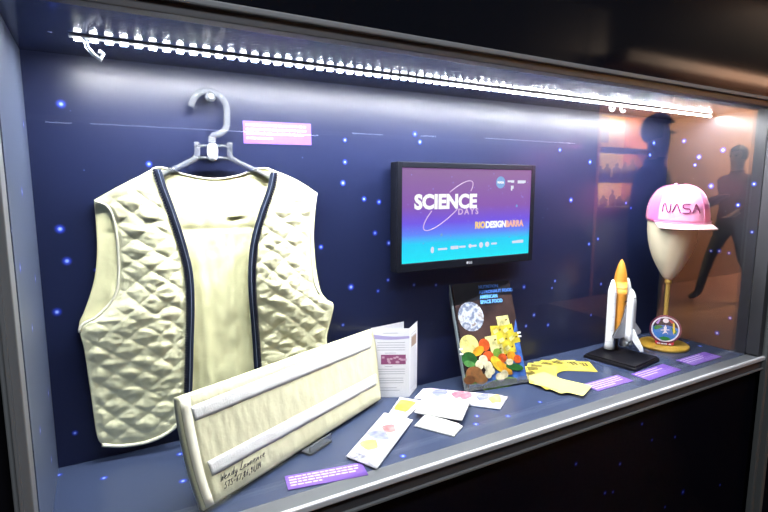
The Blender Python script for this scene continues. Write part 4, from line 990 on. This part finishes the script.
# ------------------------------------------------------------------ two people in the aisle (they show in the pane)
def person(name, label, loc, facing, joints, hair_c, top_c, leg_c, skin_c, split):
    """joints: dict name -> ((x right, y fwd, z up), radius); one skinned body"""
    edges = [('pel', 'wai'), ('wai', 'che'), ('che', 'nec'), ('nec', 'chin'), ('chin', 'hea'), ('hea', 'cro'), ('che', 'shl'), ('shl', 'ell'), ('ell', 'wrl'), ('wrl', 'pal'), ('che', 'shr'), ('shr', 'elr'), ('elr', 'wrr'), ('wrr', 'par'),
             ('pel', 'hil'), ('hil', 'knl'), ('knl', 'anl'), ('anl', 'tol'), ('pel', 'hir'), ('hir', 'knr'), ('knr', 'anr'), ('anr', 'tor')]
    J = dict(joints)
    for s, w_, p_ in (('l', 'wrl', 'pal'), ('r', 'wrr', 'par')):
        a = Vector(J[w_][0]); b = Vector(J[p_][0]); d = (b-a).normalized(); sd_ = d.cross(Vector((0, 0, 1)) if abs(d.z) < .8 else Vector((0, 1, 0))).normalized()
        for k, (off, ln) in enumerate(((-.03, .07), (-.01, .082), (.01, .078), (.028, .062))):
            J['f%s%d' % (s, k)] = (tuple(b + sd_*off*.6 + d*.02), .011); J['g%s%d' % (s, k)] = (tuple(b + sd_*off + d*(ln+.01)), .008)
            edges += [(p_, 'f%s%d' % (s, k)), ('f%s%d' % (s, k), 'g%s%d' % (s, k))]
        J['t'+s] = (tuple(a.lerp(b, .5) - sd_*.045 + d*.03), .010); edges.append((w_, 't'+s))
    names = list(J); bm = bmesh.new(); vs = {n: bm.verts.new(J[n][0]) for n in names}
    for a, b in edges: bm.edges.new((vs[a], vs[b]))
    me = bpy.data.meshes.new('sk'); bm.to_mesh(me); bm.free(); o = bpy.data.objects.new('sk', me); COL.objects.link(o)
    o.modifiers.new('s', 'SKIN'); sub_ = o.modifiers.new('ss', 'SUBSURF'); sub_.levels = sub_.render_levels = 2
    for i, n in enumerate(names):
        r = J[n][1]; me.skin_vertices[0].data[i].radius = (r, r) if not isinstance(r, tuple) else r
        me.skin_vertices[0].data[i].use_root = (n == 'pel')
    dg = bpy.context.evaluated_depsgraph_get(); dg.update(); ev = o.evaluated_get(dg); m2 = bpy.data.meshes.new_from_object(ev)
    bpy.data.objects.remove(o)
    M = Matrix.Translation(loc) @ Matrix.Rotation(facing, 4, 'Z')
    root = thing(name, label, 'person', loc)
    bm = bmesh.new(); bm.from_mesh(m2)
    for f in bm.faces:
        c = f.calc_center_median(); f.smooth = True
        hands = any((c - Vector(J[k][0])).length < .11 for k in ('pal', 'par'))
        f.material_index = 0 if (c.z > split[0] or hands) else (3 if c.z < .09 else (1 if c.z > split[1] else 2))
    bmesh.ops.transform(bm, matrix=M, verts=bm.verts)
    obj('body', bm, [mat('skin', skin_c, .5), mat('shirt', top_c, .8), mat('trousers', leg_c, .8), mat('shoes', (.02, .018, .016), .5)], root)
    hc = Vector(J['hea'][0]); bm = bmesh.new()
    t2 = bmesh.new(); bmesh.ops.create_uvsphere(t2, u_segments=24, v_segments=16, radius=1)
    for v in t2.verts: v.co = hc + Vector((v.co.x*.088, v.co.y*.105 - .012, v.co.z*.105 + .035))
    bmesh.ops.delete(t2, geom=[v for v in t2.verts if v.co.y > hc.y + .055 and v.co.z < hc.z + .075], context='VERTS')
    merge(bm, t2, M); obj('hair', bm, mat('hair', hair_c, .5), root, True)
    bm = bmesh.new()
    for sx_ in (-1, 1):
        t2 = bmesh.new(); bmesh.ops.create_uvsphere(t2, u_segments=10, v_segments=8, radius=.011)
        for v in t2.verts: v.co += hc + Vector((sx_*.031, .078, .012))
        merge(bm, t2, M)
    obj('eye', bm, mat('eye', (.05, .04, .03), .2), root, True)
    t2 = bmesh.new(); bmesh.ops.create_cone(t2, segments=10, radius1=.016, radius2=.005, depth=.05, cap_ends=True)
    for v in t2.verts: v.co = hc + Vector((v.co.x, .088 - v.co.z*.25, v.co.z - .015))
    obj('nose', merge(bmesh.new(), t2, M), mat('skin_nose', skin_c, .5), root, True)
    return root
stand = {'pel': ((0, 0, .93), .145), 'wai': ((0, .0, 1.10), .14), 'che': ((0, 0, 1.33), .155), 'nec': ((0, 0, 1.50), .06), 'chin': ((0, .02, 1.58), .065), 'hea': ((0, .02, 1.68), .085), 'cro': ((0, .01, 1.76), .06),
         'shl': ((-.19, 0, 1.43), .065), 'ell': ((-.27, .03, 1.15), .048), 'wrl': ((-.20, .27, 1.22), .032), 'pal': ((-.16, .34, 1.26), .034), 'shr': ((.19, 0, 1.43), .065), 'elr': ((.27, .03, 1.15), .048), 'wrr': ((.20, .27, 1.22), .032), 'par': ((.16, .34, 1.26), .034),
         'hil': ((-.10, 0, .86), .10), 'knl': ((-.11, .01, .48), .065), 'anl': ((-.12, 0, .08), .045), 'tol': ((-.13, .15, .035), .035), 'hir': ((.10, 0, .86), .10), 'knr': ((.11, .01, .48), .065), 'anr': ((.12, 0, .08), .045), 'tor': ((.13, .15, .035), .035)}
walk = dict(stand)
walk.update({'ell': ((-.24, -.14, 1.18), .042), 'wrl': ((-.24, -.10, .95), .03), 'pal': ((-.24, -.07, .87), .032), 'elr': ((.24, .08, 1.18), .042), 'wrr': ((.22, .27, 1.05), .03), 'par': ((.21, .34, 1.03), .032),
             'knl': ((-.10, .20, .52), .062), 'anl': ((-.10, .34, .10), .042), 'tol': ((-.10, .48, .06), .034), 'knr': ((.10, -.08, .50), .062), 'anr': ((.10, -.38, .16), .042), 'tor': ((.10, -.30, .04), .034), 'che': ((0, 0, 1.33), .14), 'pel': ((0, 0, .93), .135)})
person('person', 'standing person in dark navy clothes holding up a camera in the aisle', (3.33, -1.50, FLOOR), math.radians(-20), stand, (.03, .015, .01), (.012, .014, .03), (.010, .010, .018), (.40, .20, .13), (1.53, .97))
person('person', 'person in a dark red top walking through the aisle', (6.55, -2.55, FLOOR), math.radians(100), walk, (.012, .010, .010), (.10, .015, .025), (.02, .018, .022), (.35, .2, .14), (1.53, .97))

# ------------------------------------------------------------------ world and render settings
w = bpy.data.worlds.new('world'); SC.world = w; w.use_nodes = True
w.node_tree.nodes['Background'].inputs[0].default_value = (.5, .55, .8, 1); w.node_tree.nodes['Background'].inputs[1].default_value = .004
SC.view_settings.view_transform = 'Standard'; SC.view_settings.look = 'None'; SC.view_settings.exposure = 0; SC.view_settings.gamma = 1; SC.view_settings.use_curve_mapping = False
cy = SC.cycles
cy.use_denoising = True; cy.max_bounces = 10; cy.transparent_max_bounces = 16; cy.transmission_bounces = 10; cy.sample_clamp_indirect = 4; cy.caustics_refractive = False; cy.caustics_reflective = False
for o in bpy.data.objects:
    if '_o' in o.keys(): del o['_o']
